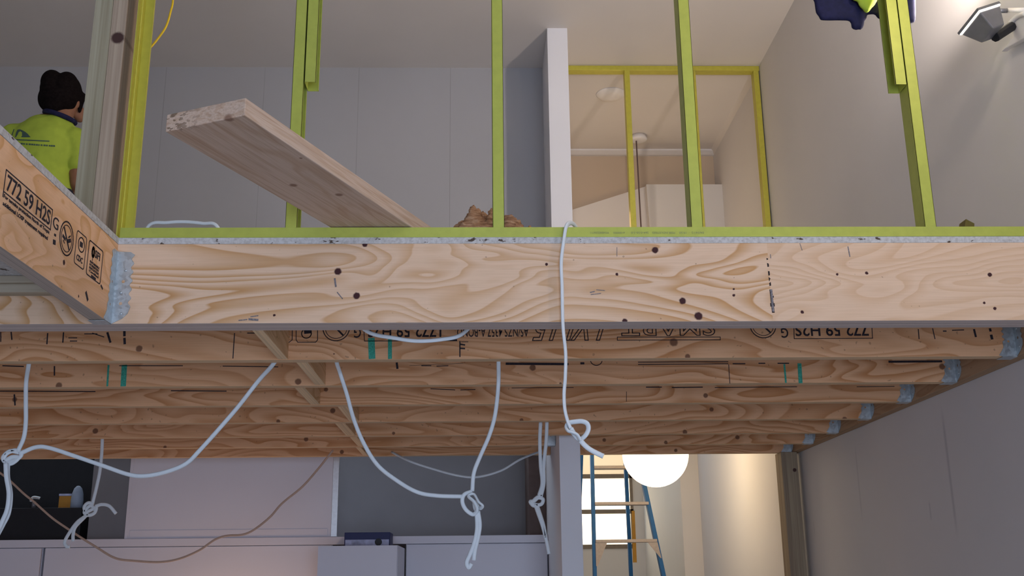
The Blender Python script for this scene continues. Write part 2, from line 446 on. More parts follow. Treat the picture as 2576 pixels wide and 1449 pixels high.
struct('wall_partition_lower', B(.397, .505, 5.42, 11.2, 0, 2.50), M['partition'], .002)
struct('wall_stair_hall', B(.40, W, 7.73, 7.83, 3.05, ZC), M['hall'])
struct('ceiling_hall', B(.40, W, 7.83, 11.2, 3.05, 3.12), M['ceil'])
bm = bmesh.new()
c0, c1 = PY(1440, 393, 7.73).z, ZC
prism(bm, [(.533, 7.73, c0), (.533, 7.70, c0), (.533, 7.655, c1-.012), (.533, 7.655, c1), (.533, 7.73, c1)], (W-.533, 0, 0))
struct('trim_1', bm, M['trim'])
bm = bmesh.new(); prism(bm, [(W, 6.34, ZC-.03), (W, 6.34, ZC), (W-.03, 6.34, ZC)], (0, 1.36, 0)); struct('trim_2', bm, M['ceil'])
# stair balustrade walls against the far hall wall
bm = bmesh.new(); prism(bm, [(.533, 7.60, 3.1), (1.285, 7.60, 3.1), (1.285, 7.60, 4.565), (.533, 7.60, 4.315)], (0, .13, 0)); struct('wall_stair_side', bm, M['ceil'])
bm = bmesh.new(); prism(bm, [(1.31, 7.50, 3.1), (W, 7.50, 3.1), (W, 7.50, 4.54), (1.265, 7.50, 4.54)], (0, .23, 0)); struct('wall_stair_end', bm, M['wall'])
# lower corridor
struct('wall_nib', B(1.69, W+.1, 9.03, 11.2, 0, 3.05), M['cream'])
wl, wr = .52, PY(1592, 1250, 11.2).x
za, zb, zc_, zd = PY(1520, 1375, 11.2).z, PY(1520, 1287, 11.2).z, PY(1520, 1198, 11.2).z, 3.0
bm = bmesh.new(); box(bm, .4, W, 11.2, 11.3, 0, za); box(bm, wr, W, 11.2, 11.3, za, 3.12); box(bm, .4, wl, 11.2, 11.3, za, 3.12)
struct('wall_corridor_end', bm, M['cream'])
wn = tag(D.objects.new('window_2', None), kind='structure'); COL.objects.link(wn); wn.location = ((wl+wr)/2, 11.25, za)
bm = bmesh.new()
for z in (za, zb, zc_): box(bm, wl, wr, 11.19, 11.24, z-.022, z+.022)
box(bm, wr-.03, wr, 11.19, 11.24, za, zd); box(bm, wl, wl+.03, 11.19, 11.24, za, zd)
bm_obj('window_frame', bm, plain('window_paint', (.26, .20, .14), .6), wn)
bm_obj('roller_blind', B(wl, wr, 11.245, 11.25, zc_, zd+.1), M['blind'], wn)
t = NT('clear_pane'); t.b.inputs['Transmission Weight'].default_value = 1; t.b.inputs['IOR'].default_value = 1.01
bm_obj('window_pane', B(wl, wr, 11.26, 11.264, za, zc_), t.out((1, 1, 1), 0.0), wn)
# glowing panel added behind the panes in place of the daylight outside
struct('daylight_panel_outside', B(-.6, 3.2, 12.6, 12.7, 0, 4), emit('daylight_glow', (1, .86, .62), 2.2))
# mezzanine flooring
fl = struct('floor_mezzanine', B(XL-.045, W, YF, 6.345, ZT, ZF), M['chip'])
fl2 = struct('floor_mezzanine_side', B(XW, XL, -2.9, YF, ZT, ZF), M['chip'])
fl3 = struct('floor_mezzanine_rear', B(XW, XL-.045, YF, 6.31, ZT, ZF), M['chip'])

# ------------------------------------------------------------------ timber
def pk(L, y): return [(PY(a, b, y).x, PY(a, b, y).z, r) for a, b, r in L]
KN = pk([(850, 683, .0105), (897, 744, .010), (918, 615, .008), (1648, 629, .010), (1717, 757, .010), (1757, 795, .012), (1375, 665, .0045),
         (1552, 690, .0045), (1572, 808, .008), (1846, 743, .004), (1846, 727, .003), (2106, 690, .004), (2180, 687, .005), (2490, 691, .0065), (2503, 776, .005), (2476, 762, .004), (2018, 785, .005), (690, 793, .004)], YF)
M['beam'] = lvl('veneer_front_beam', 'Y', (.78, .555, .385), (.57, .31, .13), 1.3, KN, joint=PY(1936, 700, YF).x, bands=21, sx=1.3, sz=4.6, contrast=1.0, edge=(.66, .56, .52))
bmx = B(XW, W-.003, YF, YF+.045, ZB, ZT)
beam = thing('edge_beam', 'long pale laminated timber beam with wavy grain along the mezzanine front edge', 'beam', (0, YF+.045, ZB))
bm_obj('beam_ply', bmx, M['beam'], beam, bevel=.0015)
M['beam2'] = lvl('veneer_back_ply', 'Y', (.66, .50, .36), (.50, .32, .19), 4.3, edge=(.66, .56, .52))
bm_obj('beam_ply', B(XW, W-.003, YF+.0455, YF+.089, ZB, ZT), M['beam2'], beam, bevel=.0015)
N_ = (0, -1, 0)
def mk(bm, L, y):           # list of (px0,py0,px1,py1,width in mm)
    for a, b, c, d, wd in L: bar(bm, PY(a, b, y), PY(c, d, y), wd/1000, N_)
yf = YF-.0002
for q_ in [(1940, 728, 1945, 784, 6), (1938, 640, 1939, 650, 2), (2133, 620, 2138, 646, 3), (2012, 612, 2018, 630, 1.5), (630, 797, 650, 794, 3), (625, 803, 650, 805, 6), (600, 806, 622, 804, 3), (1484, 736, 1496, 733, 3), (1486, 741, 1512, 738, 2), (1500, 729, 1522, 731, 2), (842, 700, 845, 722, 5), (848, 735, 862, 752, 3), (1552, 622, 1552, 645, 1.5)]:
    bm = bmesh.new(); mk(bm, [q_], yf); bm_obj('pencil_mark', bm, M['ink_soft'], beam)

# joists behind the beam -------------------------------------------------
JB = [3.461, 3.927, 4.368, 4.839, 5.305, 5.726, 6.147]
KJ = {0: [(350, 877, .011), (1695, 861, .014), (1730, 897, .009), (840, 890, .003)],
      1: [(750, 960, .012), (1340, 925, .012), (148, 970, .012), (2370, 922, .012), (1410, 965, .005)],
      2: [(1775, 995, .010), (820, 980, .009), (37, 1005, .010), (900, 1035, .006)],
      3: [(837, 1033, .012), (1790, 1030, .010), (1312, 1057, .009), (2125, 1055, .012), (700, 1060, .009)],
      4: [(240, 1084, .014), (1723, 1087, .012), (990, 1090, .008)], 5: [(1520, 1107, .010), (1675, 1113, .010), (1855, 1100, .012), (770, 1105, .012), (415, 1125, .009)], 6: [(860, 1137, .012), (1700, 1133, .01)]}
names = ['first', 'second', 'third', 'fourth', 'fifth', 'sixth', 'last']
joists = []
for i, yb in enumerate(JB):
    f = yb-.045
    mat = lvl('veneer_joist_%s' % names[i], 'Y', (.80, .455, .25), (.53, .22, .075), 2.0+i*1.7, pk(KJ.get(i, []), f), joint=None, bands=17, sx=1.1, sz=5, contrast=.9, edge=(.80, .56, .34), kcol=(.14, .055, .03), kf=.85)
    place = 'nearest behind the edge beam, printed with upside down lettering' if i == 0 else '%s back from the edge beam' % names[i] if i < 6 else 'deepest of all'
    spans = [(XW, LX)] if i < 5 else [(XW, .396), (.506, LX)]
    for k, (xa, xb) in enumerate(spans):
        side = '' if i < 5 else (', left of the pillar' if k == 0 else ', right of the pillar')
        j = thing('floor_joist', 'timber floor joist, ' + place + side, 'joist', ((xa+xb)/2, f, ZB), 'floor joists under the mezzanine')
        bm_obj('joist_board', B(xa, xb, f, yb, ZB, ZT-.001), mat, j, bevel=.0015)
        joists.append(j)
# ledger along the right wall
M['ledger'] = lvl('veneer_ledger', 'X', (.50, .33, .20), (.38, .22, .12), 9, sx=1.0)
solo('wall_ledger', B(LX, W-.002, YF+.09, 6.19, ZB, ZT-.001), M['ledger'], 'dark timber ledger fixed to the right wall, carrying the joist ends', 'beam', bevel=.0015)
# trimmer coming towards the photographer
Y0 = -2.9
KT = [(PX(*p, XL).y, PX(*p, XL).z, r) for p, r in (((161, 660), .007), ((198, 745), .004), ((185, 492), .004))]
M['trimmer'] = lvl('veneer_trimmer', 'X', (.88, .55, .33), (.68, .34, .12), 3.1, KT, bands=13, sx=2.0, sz=5, contrast=.8, edge=(.50, .42, .36))
tr = thing('trimmer_joist', 'orange toned timber joist running towards the viewer at left, stencilled 772 59 H2S', 'joist', (XL-.0225, 0, ZB))
bm_obj('joist_board', B(XL-.045, XL, Y0, YF-.001, ZB, ZT-.001), M['trimmer'], tr, bevel=.0015)
# printed marks on the trimmer: x = XL plane, reading away from the viewer
bm = bmesh.new(); n = (1, 0, 0); R = (0, 1, 0); U = (0, 0, 1); X_ = XL+.0003
V = lambda y, z: Vector((X_, y, z))
poly(bm, [V(2.186, 2.429), V(2.186, 2.492), V(2.445, 2.492), V(2.445, 2.440)], .0028, n)
bar(bm, V(2.186, 2.441), V(2.445, 2.441), .0028, n)
letters(bm, '772 59 H2S', V(2.197, 2.448), R, U, .240, .038, bold=.012)
flush('printed_lettering', M['ink'], tr); letters(bm, 'G', V(2.455, 2.452), R, U, .034, .030); flush('printed_lettering', M['ink'], tr)
letters(bm, 'For termite protection North of Tropic', V(2.190, 2.4255), R, U, .252, .0115, bold=.02)
flush('printed_lettering', M['ink'], tr); letters(bm, 'additional LOSP treatment required', V(2.190, 2.408), R, U, .246, .0125, bold=.02); flush('printed_lettering', M['ink'], tr)
poly(bm, ellipse((X_, 2.546, 2.452), R, U, .043, .043), .0035, n)
poly(bm, ellipse((X_, 2.546, 2.452), R, U, .034, .034), .002, n)
bar(bm, V(2.524, 2.475), V(2.568, 2.429), .006, n)
for a, b, c, d, wd in ((2.52, 2.452, 2.54, 2.447, .008), (2.552, 2.447, 2.573, 2.456, .010), (2.556, 2.458, 2.568, 2.466, .004), (2.526, 2.442, 2.536, 2.436, .003)):
    bar(bm, V(a, b), V(c, d), wd, n)
flush('insect_symbol', M['ink'], tr)
for a, b, c, d, wd in ((2.470, 2.437, 2.481, 2.438, .006), (2.468, 2.418, 2.483, 2.42, .012), (2.705, 2.357, 2.725, 2.338, .010), (2.806, 2.404, 2.822, 2.397, .006)):
    bar(bm, V(a, b), V(c, d), wd, n); flush('ink_mark', M['ink'], tr)
def rrect(y0, y1, z0, z1, r=.008):
    L = []
    for cy_, cz_, a0 in ((y1-r, z1-r, 0), (y0+r, z1-r, 90), (y0+r, z0+r, 180), (y1-r, z0+r, 270)):
        for k in range(4): a = math.radians(a0+k*30); L.append(V(cy_+r*math.cos(a), cz_+r*math.sin(a)))
    return L
poly(bm, rrect(2.607, 2.675, 2.408, 2.496), .0025, n, True)
poly(bm, ellipse((X_, 2.643, 2.467), R, U, .021, .019), .003, n)
bar(bm, V(2.633, 2.467), V(2.652, 2.468), .014, n)
letters(bm, 'CDC', V(2.620, 2.420), R, U, .042, .016, bold=.02); flush('stamped_emblem', M['ink'], tr)
poly(bm, rrect(2.694, 2.799, 2.404, 2.498), .003, n, True)
letters(bm, 'SFI', V(2.742, 2.464), R, U, .038, .022, bold=.02)
poly(bm, ellipse((X_, 2.728, 2.474), R, U, .007, .012, 12), .008, n)
bar(bm, V(2.728, 2.450), V(2.728, 2.462), .003, n)
for k in range(4): letters(bm, ('SUSTAINABLE', 'FORESTRY', 'INITIATIVE', 'Certified')[k], V(2.712, 2.441-.0085*k), R, U, .070, .0065, bold=.03)
bar(bm, V(2.73, 2.409), V(2.765, 2.409), .006, n); flush('stamped_emblem', M['ink'], tr); bm.free()

# printed marks on the first joist, upside down
J1 = JB[0]-.045-.0003
bm = bmesh.new(); R = (-1, 0, 0); U = (0, 0, -1)
def up(text, px_left, px_right, py_bottom, hmm, y=J1, target=None, **k):
    """upside-down text: the image-left end is the text's end"""
    a, b = PY(px_right, py_bottom, y), PY(px_left, py_bottom, y)
    if target is None: flush('printed_lettering', M['ink'], joists[0])
    letters(bm if target is None else target, text, (a.x, y, a.z+hmm/1000), R, U, a.x-b.x, hmm/1000, **k)
up('SMART', 1563, 1800, 845, 62, outline=.017, bold=.01)
flush('printed_lettering', M['ink'], joists[0])
poly(bm, [PY(1553, 848, J1), PY(1812, 848, J1), PY(1812, 855, J1), PY(1553, 856, J1)], .0022, N_, True)
up('LVL15', 1338, 1527, 857, 72, outline=.017, shear=.35, bold=.01)
up('AS/NZS 4357 A-BOND', 1150, 1330, 847, 32, bold=.004)
up('1772 59 H2S', 925, 1110, 848, 40, bold=.012)
poly(bm, [PY(915, 826, J1), PY(917, 858, J1), PY(1135, 857, J1)], .0024, N_)
up('G', 890, 908, 850, 34, bold=.01)
flush('printed_lettering', M['ink'], joists[0])
def ring(bm, px, py, r1, wd, y):
    c = PY(px, py, y); poly(bm, ellipse(c, (1, 0, 0), (0, 0, 1), r1, r1, 26), wd, N_)
for cx_, cy_, s in ((846, 825, 1.0), (1919, 818, 1.0)):
    ring(bm, cx_, cy_, .044, .003, J1); ring(bm, cx_, cy_, .036, .002, J1)
    a = PY(cx_, cy_, J1); bar(bm, a+Vector((-.028, 0, .028)), a+Vector((.024, 0, -.026)), .006, N_)
    bar(bm, a+Vector((-.026, 0, -.002)), a+Vector((-.006, 0, .004)), .010, N_); bar(bm, a+Vector((.004, 0, .006)), a+Vector((.024, 0, 0)), .008, N_); flush('insect_symbol', M['ink'], joists[0])
poly(bm, [PY(745, 800, J1), PY(745, 855, J1), PY(749, 861, J1), PY(794, 861, J1), PY(799, 855, J1), PY(799, 800, J1)], .0024, N_)
ring(bm, 771, 839, .016, .003, J1); bar(bm, PY(765, 835, J1), PY(784, 833, J1), .014, N_); flush('stamped_emblem', M['ink'], joists[0])
poly(bm, [PY(736, 800, J1), PY(735, 855, J1), PY(725, 863, J1)], .0024, N_)
up('G', 1966, 1984, 850, 34, bold=.01)
up('772 59 H2S', 2001, 2186, 845, 40, bold=.012)
poly(bm, [PY(1997, 822, J1), PY(1998, 852, J1), PY(2195, 851, J1), PY(2193, 820, J1)], .0024, N_)
flush('printed_lettering', M['ink'], joists[0])
for q_ in [(1157, 858, 1157, 898, 4), (1160, 860, 1178, 860, 2), (1158, 866, 1170, 868, 5), (1157, 876, 1170, 877, 5), (1132, 856, 1150, 856, 6),
        (2346, 826, 2352, 853, 3), (2372, 833, 2381, 833, 4), (2395, 831, 2425, 830, 3), (2450, 828, 2455, 848, 7), (2490, 826, 2492, 834, 8), (2493, 842, 2496, 854, 9), (2310, 828, 2312, 853, 3),
        (2, 835, 2, 860, 3), (28, 835, 30, 855, 4), (120, 838, 118, 866, 4), (160, 836, 158, 862, 4), (172, 850, 194, 850, 3), (176, 858, 194, 858, 3), (212, 840, 245, 840, 3), (270, 836, 278, 862, 7), (232, 838, 262, 848, 3), (313, 832, 313, 846, 8), (313, 850, 314, 866, 8), (590, 838, 586, 902, 3), (622, 838, 650, 838, 3)]:
    mk(bm, [q_], J1); flush('ink_mark', M['ink'], joists[0])
for q_ in ((934, 850, 936, 903, 22), (981, 852, 981, 903, 13)):
    bm = bmesh.new(); mk(bm, [q_], J1); bm_obj('crayon_mark', bm, M['teal'], joists[0])
J2 = JB[1]-.045-.0003; bm = bmesh.new()
for q_ in [(1272, 915, 1430, 916, 9), (1460, 914, 1470, 914, 8), (1605, 911, 1832, 910, 3), (1605, 917, 1832, 915, 3), (1833, 917, 1836, 965, 2.5), (1843, 915, 1875, 915, 4), (1908, 914, 1925, 914, 4), (1956, 914, 1985, 914, 4), (2235, 910, 2370, 909, 8),
        (1060, 920, 1085, 920, 3), (1098, 921, 1128, 920, 3), (1030, 920, 1165, 914, 1), (137, 921, 137, 945, 5), (300, 920, 460, 920, 3), (6, 920, 60, 922, 4), (560, 921, 700, 923, 3)]:
    mk(bm, [q_], J2); flush('ink_mark', M['ink'], joists[1])
bar(bm, PY(998, 912, J2), PY(1000, 928, J2), .008, N_); flush('ink_mark', M['ink'], joists[1])
poly(bm, ellipse(PY(1500, 906, J2), (1, 0, 0), (0, 0, 1), .022, .020, 14, math.pi, 2*math.pi), .003, N_)
bm_obj('printed_lettering', bm, M['ink'], joists[1])
for q_ in ((273, 918, 270, 972, 7), (313, 918, 310, 972, 20), (1973, 916, 1977, 963, 7), (2011, 914, 2014, 964, 15)):
    bm = bmesh.new(); mk(bm, [q_], J2); bm_obj('crayon_mark', bm, M['teal'], joists[1])
J3 = JB[2]-.045-.0003; bm = bmesh.new()
for q_ in [(1083, 978, 1145, 981, 3), (1158, 981, 1196, 980, 3), (1287, 976, 1443, 975, 2.5), (1625, 974, 1665, 974, 4), (1690, 975, 1768, 974, 4), (1798, 975, 2005, 973, 3), (2155, 973, 2250, 972, 2.5), (1576, 985, 1576, 1010, 2), (36, 992, 38, 1020, 6), (0, 984, 240, 985, 4), (430, 983, 570, 984, 4)]:
    mk(bm, [q_], J3); flush('ink_mark', M['ink'], joists[2])

# blocking between the joists ------------------------------------------------
M['nog'] = lvl('veneer_blocking', 'X', (.82, .55, .31), (.64, .37, .17), 6, edge=(.90, .66, .40))
NG = [(-.672, -.640), (-.622, -.584), (-.708, -.669), (-.605, -.562), (-.680, -.632), (-.668, -.631), (-.686, -.658)]
ys = [YF+.09]+JB
for i, (a, b) in enumerate(NG):
    ya, yb = ys[i]+.0005, ys[i+1]-.0455
    where = ['between the edge beam and the first joist', 'between the first and second joists', 'between the second and third joists', 'between the third and fourth joists', 'between the fourth and fifth joists', 'between the fifth and sixth joists', 'between the sixth and deepest joists'][i]
    solo('joist_blocking', B(a, b, ya, yb, ZB+.002, ZT-.004), M['nog'], 'short timber blocking piece fixed ' + where, 'blocking', 'blocking pieces between joists', bevel=.001)

# joist hangers -----------------------------------------------------------
FLP = None
def circ(u, v, r, n=10): return [(u+r*math.cos(-2*math.pi*k/n), v+r*math.sin(-2*math.pi*k/n)) for k in range(n)]
def wavy(v0, v1, u, amp=.004, n=6):
    L = []
    for k in range(n*6+1):
        t = k/(n*6); L.append((u+amp*math.cos(2*math.pi*n*t), v0+(v1-v0)*t))
    return L
def hanger(name, O, A, Bd, label, h=.2, group='galvanised joist hangers'):
    """O: bottom inner corner; A: direction along the joist (away from carrier); Bd: direction along the carrier face"""
    A, Bd = Vector(A), Vector(Bd); Z = Vector((0, 0, 1)); O = Vector(O)
    t_ = thing(name, label, 'bracket', O, group)
    out = [(0, 0), (.05, 0), (.062, .004), (.052, .018), (.043, .032)]+wavy(.05, h, .040)+[(.030, h+.01), (0, h+.01)]
    hl = [circ(.024, .052, .004), circ(.020, .085, .004), (circ(.026, .118, .004)), circ(.020, .150, .004)]
    bm = bmesh.new(); plate(bm, out, [hl[0], hl[2]], O+A*0.0 + Bd*.0008, A, Z, .0012); bm_obj('side_plate', bm, M['galv'], t_)
    out2 = [(0, 0), (.030, .016), (.044, .030)]+wavy(.05, h, .046)+[(.038, h+.008), (0, h+.010)]
    bm = bmesh.new(); plate(bm, out2, [circ(.022, .060, .005), circ(.024, .125, .005)], O + A*.0008, Bd, Z, .0012); bm_obj('nailing_flange', bm, M['galv'], t_)
    bm = bmesh.new(); S = O-Bd*.047; hexa(bm, [O-Z*.0016, S-Z*.0016, S+A*.05-Z*.0016, O+A*.05-Z*.0016, O-Z*.0004, S-Z*.0004, S+A*.05-Z*.0004, O+A*.05-Z*.0004])
    bm_obj('seat_plate', bm, M['galv'], t_)
    for u, v in ((.020, .092), (.028, .158), (.026, .030)):
        bm = bmesh.new(); c = O+A*.0015+Bd*u+Z*v; q = A.to_track_quat('Z', 'Y').to_matrix().to_4x4()
        bmesh.ops.create_uvsphere(bm, u_segments=10, v_segments=6, radius=.0042, matrix=Matrix.Translation(c) @ q @ Matrix.Diagonal((1, 1, .5, 1)))
        bm_obj('nail_head', bm, M['galv'], t_, smooth=True)
hanger('joist_hanger', (XL+.0005, YF-.0008, ZB-.001), (0, -1, 0), (1, 0, 0), 'shiny galvanised joist hanger holding the orange joist to the pale beam at left', .205)
for i in range(7):
    x = LX-.0008; y = JB[i]-.045-.0005
    hanger('joist_hanger', (x, y, ZB-.001), (-1, 0, 0), (0, -1, 0), 'galvanised joist hanger on the wall ledger, ' + ('nearest of the row, behind the pale beam' if i == 0 else 'holding the %s joist' % names[i] if i < 6 else 'deepest of the row above the doorway'), .16)
hanger('joist_hanger', (.396, JB[5]-.0455, ZB-.001), (-1, 0, 0), (0, -1, 0), 'galvanised joist hanger just left of the white pillar top', .12)

# posts ----------------------------------------------------------------------
kp = [(PY(296, 95, YF).x, PY(296, 95, YF).z, .020)]
M['post'] = stud_wood('weathered_post_timber', (.42, .38, .27), (.30, .26, .17), 3, kp)
M['post2'] = stud_wood('weathered_post_timber_brown', (.48, .38, .28), (.34, .25, .18), 8, kp)
t_ = thing('timber_post', 'weathered grey timber post rising from the left end of the lime frame', 'post', (-1.14, YF+.045, ZF))
bm_obj('post_ply', B(-1.190, -1.1352, YF, YF+.09, ZT+.02, ZC-.002), M['post'], t_, bevel=.002)
bm_obj('post_ply', B(-1.1348, -1.090, YF+.0005, YF+.09, ZT+.02, ZC-.002), M['post2'], t_, bevel=.002)
M['post3'] = stud_wood('doorway_post_timber', (.34, .27, .18), (.22, .16, .11), 21, [(1.80, 2.215, .011)])
solo('doorway_post', B(1.728, 1.822, 6.06, 6.185, 0, ZB-.001), M['post3'], 'dark treated timber post at the right side of the corridor doorway', 'post', bevel=.002)

# lower sheet and battens seen under the trimmer
bm = B(XW, -1.0935, 1.0, YF-.002, 2.445, 2.455)
solo('underfloor_sheet', bm, M['chip'], 'grey board under the flooring, seen below the orange joist at far left', 'board')
M['batt'] = stud_wood('batten_timber', (.50, .44, .34), (.36, .30, .22), 5, axis='X')
solo('timber_batten', B(XW, -1.245, 2.846, 2.866, 2.424, 2.444), M['batt'], 'upper pale timber batten at far left edge, above the darker batten', 'batten', bevel=.001)
solo('timber_batten', B(XW, -1.205, 2.867, YF-.001, 2.402, 2.432), M['batt'], 'lower timber batten at far left edge, against the beam', 'batten', bevel=.001)

# ------------------------------------------------------------------ steel stud wall
def cstud(bm, x, y, z0, z1, w=.034, d=.064, side=1, lip=.007, th=.0012):
    """C section: web at x, flanges reaching side*w, front flange at y"""
    s = side; X = sorted
    def bx(a, b, c, e): box(bm, min(a, b), max(a, b), min(c, e), max(c, e), z0, z1)
    bx(x, x+s*th, y, y+d); bx(x, x+s*w, y, y+th); bx(x, x+s*w, y+d-th, y+d)
    bx(x+s*(w-th), x+s*w, y, y+lip); bx(x+s*(w-th), x+s*w, y+d-lip, y+d)
yt = YF+.001
def stud(label, px, side, mat='steel', z0=ZF+.0015, z1=ZC-.003, y=yt, xx=None, group='lime steel studs'):
    bm = bmesh.new(); x = PY(px, 571, yt).x if xx is None else xx
    cstud(bm, x, y+.0015, z0, z1, side=side)
    return solo('steel_stud', bm, M[mat], label, 'stud', group)
tk = thing('bottom_track', 'long lime green steel bottom track lying on the mezzanine edge', 'track', (.4, YF+.03, ZF))
bm = bmesh.new(); xa, xb = PY(303, 571, YF).x, W-.003
box(bm, xa, xb, YF, YF+.067, ZF+.0002, ZF+.0012); box(bm, xa, xb, YF, YF+.0011, ZF+.0002, ZF+.031); box(bm, xa, xb, YF+.066, YF+.067, ZF+.0002, ZF+.031)
bm_obj('track_channel', bm, M['steel'], tk, bevel=.0004)
bm = bmesh.new(); tube(bm, [(xa, YF-.0002, ZF+.0015), (xb, YF-.0002, ZF+.0015)], .0014, 8, smooth_pts=False); bm_obj('rolled_edge', bm, M['steel'], tk)
bm = bmesh.new(); yy = YF-.0002
for s, a, b in (('04/04/12', 1740, 1771), ('19:50', 1709, 1727), ('PEER INDUSTRIES', 1641, 1698), ('264-0.50-3.0', 1588, 1632), ('#1000000', 1543, 1572), ('99340002206711', 1485, 1532)):
    up(s, a, b, 588, 6.5, yy, bm, th=.0003); flush('printed_lettering', M['ink_faint'], tk)
bm = bmesh.new(); xq = -1.058
box(bm, xq, xq+.0012, yt, yt+.064, ZF+.0015, ZC-.003); box(bm, xq, xq+.030, yt+.0628, yt+.064, ZF+.0015, ZC-.003)
box(bm, xq+.0288, xq+.030, yt+.056, yt+.0628, ZF+.0015, ZC-.003); box(bm, xq, xq+.0035, yt-.0008, yt, ZF+.0015, ZC-.003)
bmesh.ops.create_cone(bm, cap_ends=True, segments=8, radius1=.0022, radius2=.0022, depth=ZC-ZF-.006, matrix=Matrix.Translation((xq+.0025, yt+.030, (ZC+ZF)/2)))
solo('steel_stud', bm, M['steel_y'], 'lime steel stud beside the grey timber post, leftmost of the front studs', 'stud', 'lime steel studs')  # yellow-green colour used here to stand in for the stud's olive shade
stud('lime steel stud behind the jutting timber plank', 717, 1)
stud('lime steel stud rising behind the brown insulation', 1269, -1)
stud('lime steel front stud overlapping a yellow far stud', 0, 1, xx=PY(1740, 571, yt).x)
stud('rightmost lime steel stud, in front of the bare right wall', 0, 1, xx=PY(2328, 571, yt).x)
zh = PY(780, 205, YF).z
stud('short lime steel stud ending in mid air, above the plank', 0, 1, z0=zh, xx=PY(717, 571, yt).x+.036, group='short studs ending in mid air')
stud('short lime steel stud ending in mid air below the navy jacket', 0, -1, z0=PY(2260, 211, YF).z, xx=PY(2328, 571, yt).x-.002, group='short studs ending in mid air')
# top track out of sight on the ceiling
bm = B(-1.058, W-.003, YF, YF+.066, ZC-.03, ZC-.001); solo('top_track', bm, M['steel'], 'lime steel top track under the ceiling over the front studs', 'track')
# back frame in the stair opening
YK = 6.27
solo('head_track', B(.534, W-.002, YK, YK+.064, ZC-.034, ZC-.001), M['steel_y'], 'yellow green steel head track of the far frame under the ceiling', 'track', bevel=.001)
for px, lab in ((1588, 'yellow green steel stud of the far frame left of the hanging pendant cord'), (1761, 'yellow green steel stud of the far frame, half hidden behind the third front stud'), (1927, 'yellow green steel stud of the far frame against the right wall')):
    x = PY(px, 571, YK).x
    bm = bmesh.new(); box(bm, x, x+.0345, YK+.0005, YK+.0635, ZF+.002, ZC-.035)
    solo('steel_stud', bm, M['steel_y'], lab, 'stud', 'yellow green studs of the far frame', bevel=.001)
# steel offcut on the mezzanine floor at right
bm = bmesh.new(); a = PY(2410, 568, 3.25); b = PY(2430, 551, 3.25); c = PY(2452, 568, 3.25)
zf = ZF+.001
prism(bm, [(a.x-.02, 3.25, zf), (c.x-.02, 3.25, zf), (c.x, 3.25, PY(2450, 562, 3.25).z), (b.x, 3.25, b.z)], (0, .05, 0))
solo('steel_offcut', bm, plain('shaded_lime_steel', (.13, .105, .02), .6), 'pointed lime steel offcut painted in shaded olive on the mezzanine floor at far right', 'offcut')  # dark colour paints in the unlit side of lime steel

# ------------------------------------------------------------------ plank
M['plank'] = None
def plank():
    e1 = Vector((-.726, 2.245, 0)); e2 = Vector((-.526, 2.156, 0))     # near end, left and right corners
    far = Vector((-.207, 2.912, 0)); d = (far-e2).normalized(); L = 1.25
    wdir = Vector((-d.y, d.x, 0)); w_ = abs((e1-e2).dot(wdir))
    a = e2; b = e2+wdir*w_ + d*((e1-e2).dot(d))
    z0, z1 = ZF+.0335, ZF+.0335+.043
    t = NT('plank_timber')
    ang = math.atan2(d.y, d.x)
    rot = t.n('VectorRotate', {'Vector': t.pos, 'Angle': -ang}, rotation_type='Z_AXIS').outputs[0]
    s = t.n('SeparateXYZ', {0: rot})
    v = t.n('CombineXYZ', {0: t.math('MULTIPLY', s.outputs[0], 1.6), 1: t.math('MULTIPLY', s.outputs[1], 9), 2: t.math('MULTIPLY', s.outputs[2], 30)}).outputs[0]
    g = t.noise(v, 1.0, 3.0, .5, .4); rg = t.math('SINE', t.math('MULTIPLY', g, 40.0))
    f = t.noise(t.n('CombineXYZ', {0: t.math('MULTIPLY', s.outputs[0], 6), 1: t.math('MULTIPLY', s.outputs[1], 160), 2: t.math('MULTIPLY', s.outputs[2], 260)}).outputs[0], 1.0, 2.0)
    col = t.mix(t.n('MapRange', {0: rg, 1: -.2, 2: 1.0, 3: 0.0, 4: .55}).outputs[0], (.60, .46, .36), (.47, .31, .20))
    col = t.mix(t.n('MapRange', {0: f, 1: .45, 2: .7, 3: 0.0, 4: .45}).outputs[0], col, (.38, .24, .15))
    # end grain stains
    along = t.math('SUBTRACT', s.outputs[0], (Matrix.Rotation(-ang, 3, 'Z') @ e2).x)
    st = t.noise(t.map((60, 60, 150)), detail=3)
    edge_ = t.n('MapRange', {0: along, 1: .02, 2: .0, 3: 0.0, 4: 1.0}).outputs[0]
    lft = t.n('MapRange', {0: s.outputs[1], 1: (Matrix.Rotation(-ang, 3, 'Z') @ b).y-.11, 2: (Matrix.Rotation(-ang, 3, 'Z') @ b).y-.02, 3: .12, 4: .9}).outputs[0]
    col = t.mix(t.math('MULTIPLY', t.math('MULTIPLY', t.math('GREATER_THAN', st, .55), edge_), lft), col, (.10, .06, .03))
    kn = None
    for kx, ky, r in ((853, 490, .010), (738, 466, .010), (757, 398, .004), (575, 300, .011)):
        q = PZ(kx, ky, z0); dx = t.n('VectorMath', {0: t.pos, 1: (q.x, q.y, z0)}, operation='DISTANCE').outputs['Value']
        k = t.n('MapRange', {0: dx, 1: r*.7, 2: r*1.3, 3: .8, 4: 0.0}).outputs[0]; kn = k if kn is None else t.math('MAXIMUM', kn, k)
    col = t.mix(kn, col, (.22, .12, .08))
    m = t.out(col, .75, bump=f, bs=.2, bd=.001, spec=.2)
    bm = bmesh.new()
    pts = [a, a+d*L, b+d*L, b]
    hexa(bm, [Vector((p.x, p.y, z0)) for p in pts]+[Vector((p.x, p.y, z1)) for p in pts])
    p = solo('timber_plank', bm, m, 'thick laminated timber plank jutting out over the lime bottom track', 'plank', bevel=.002)
    return d, b, z0
plank()

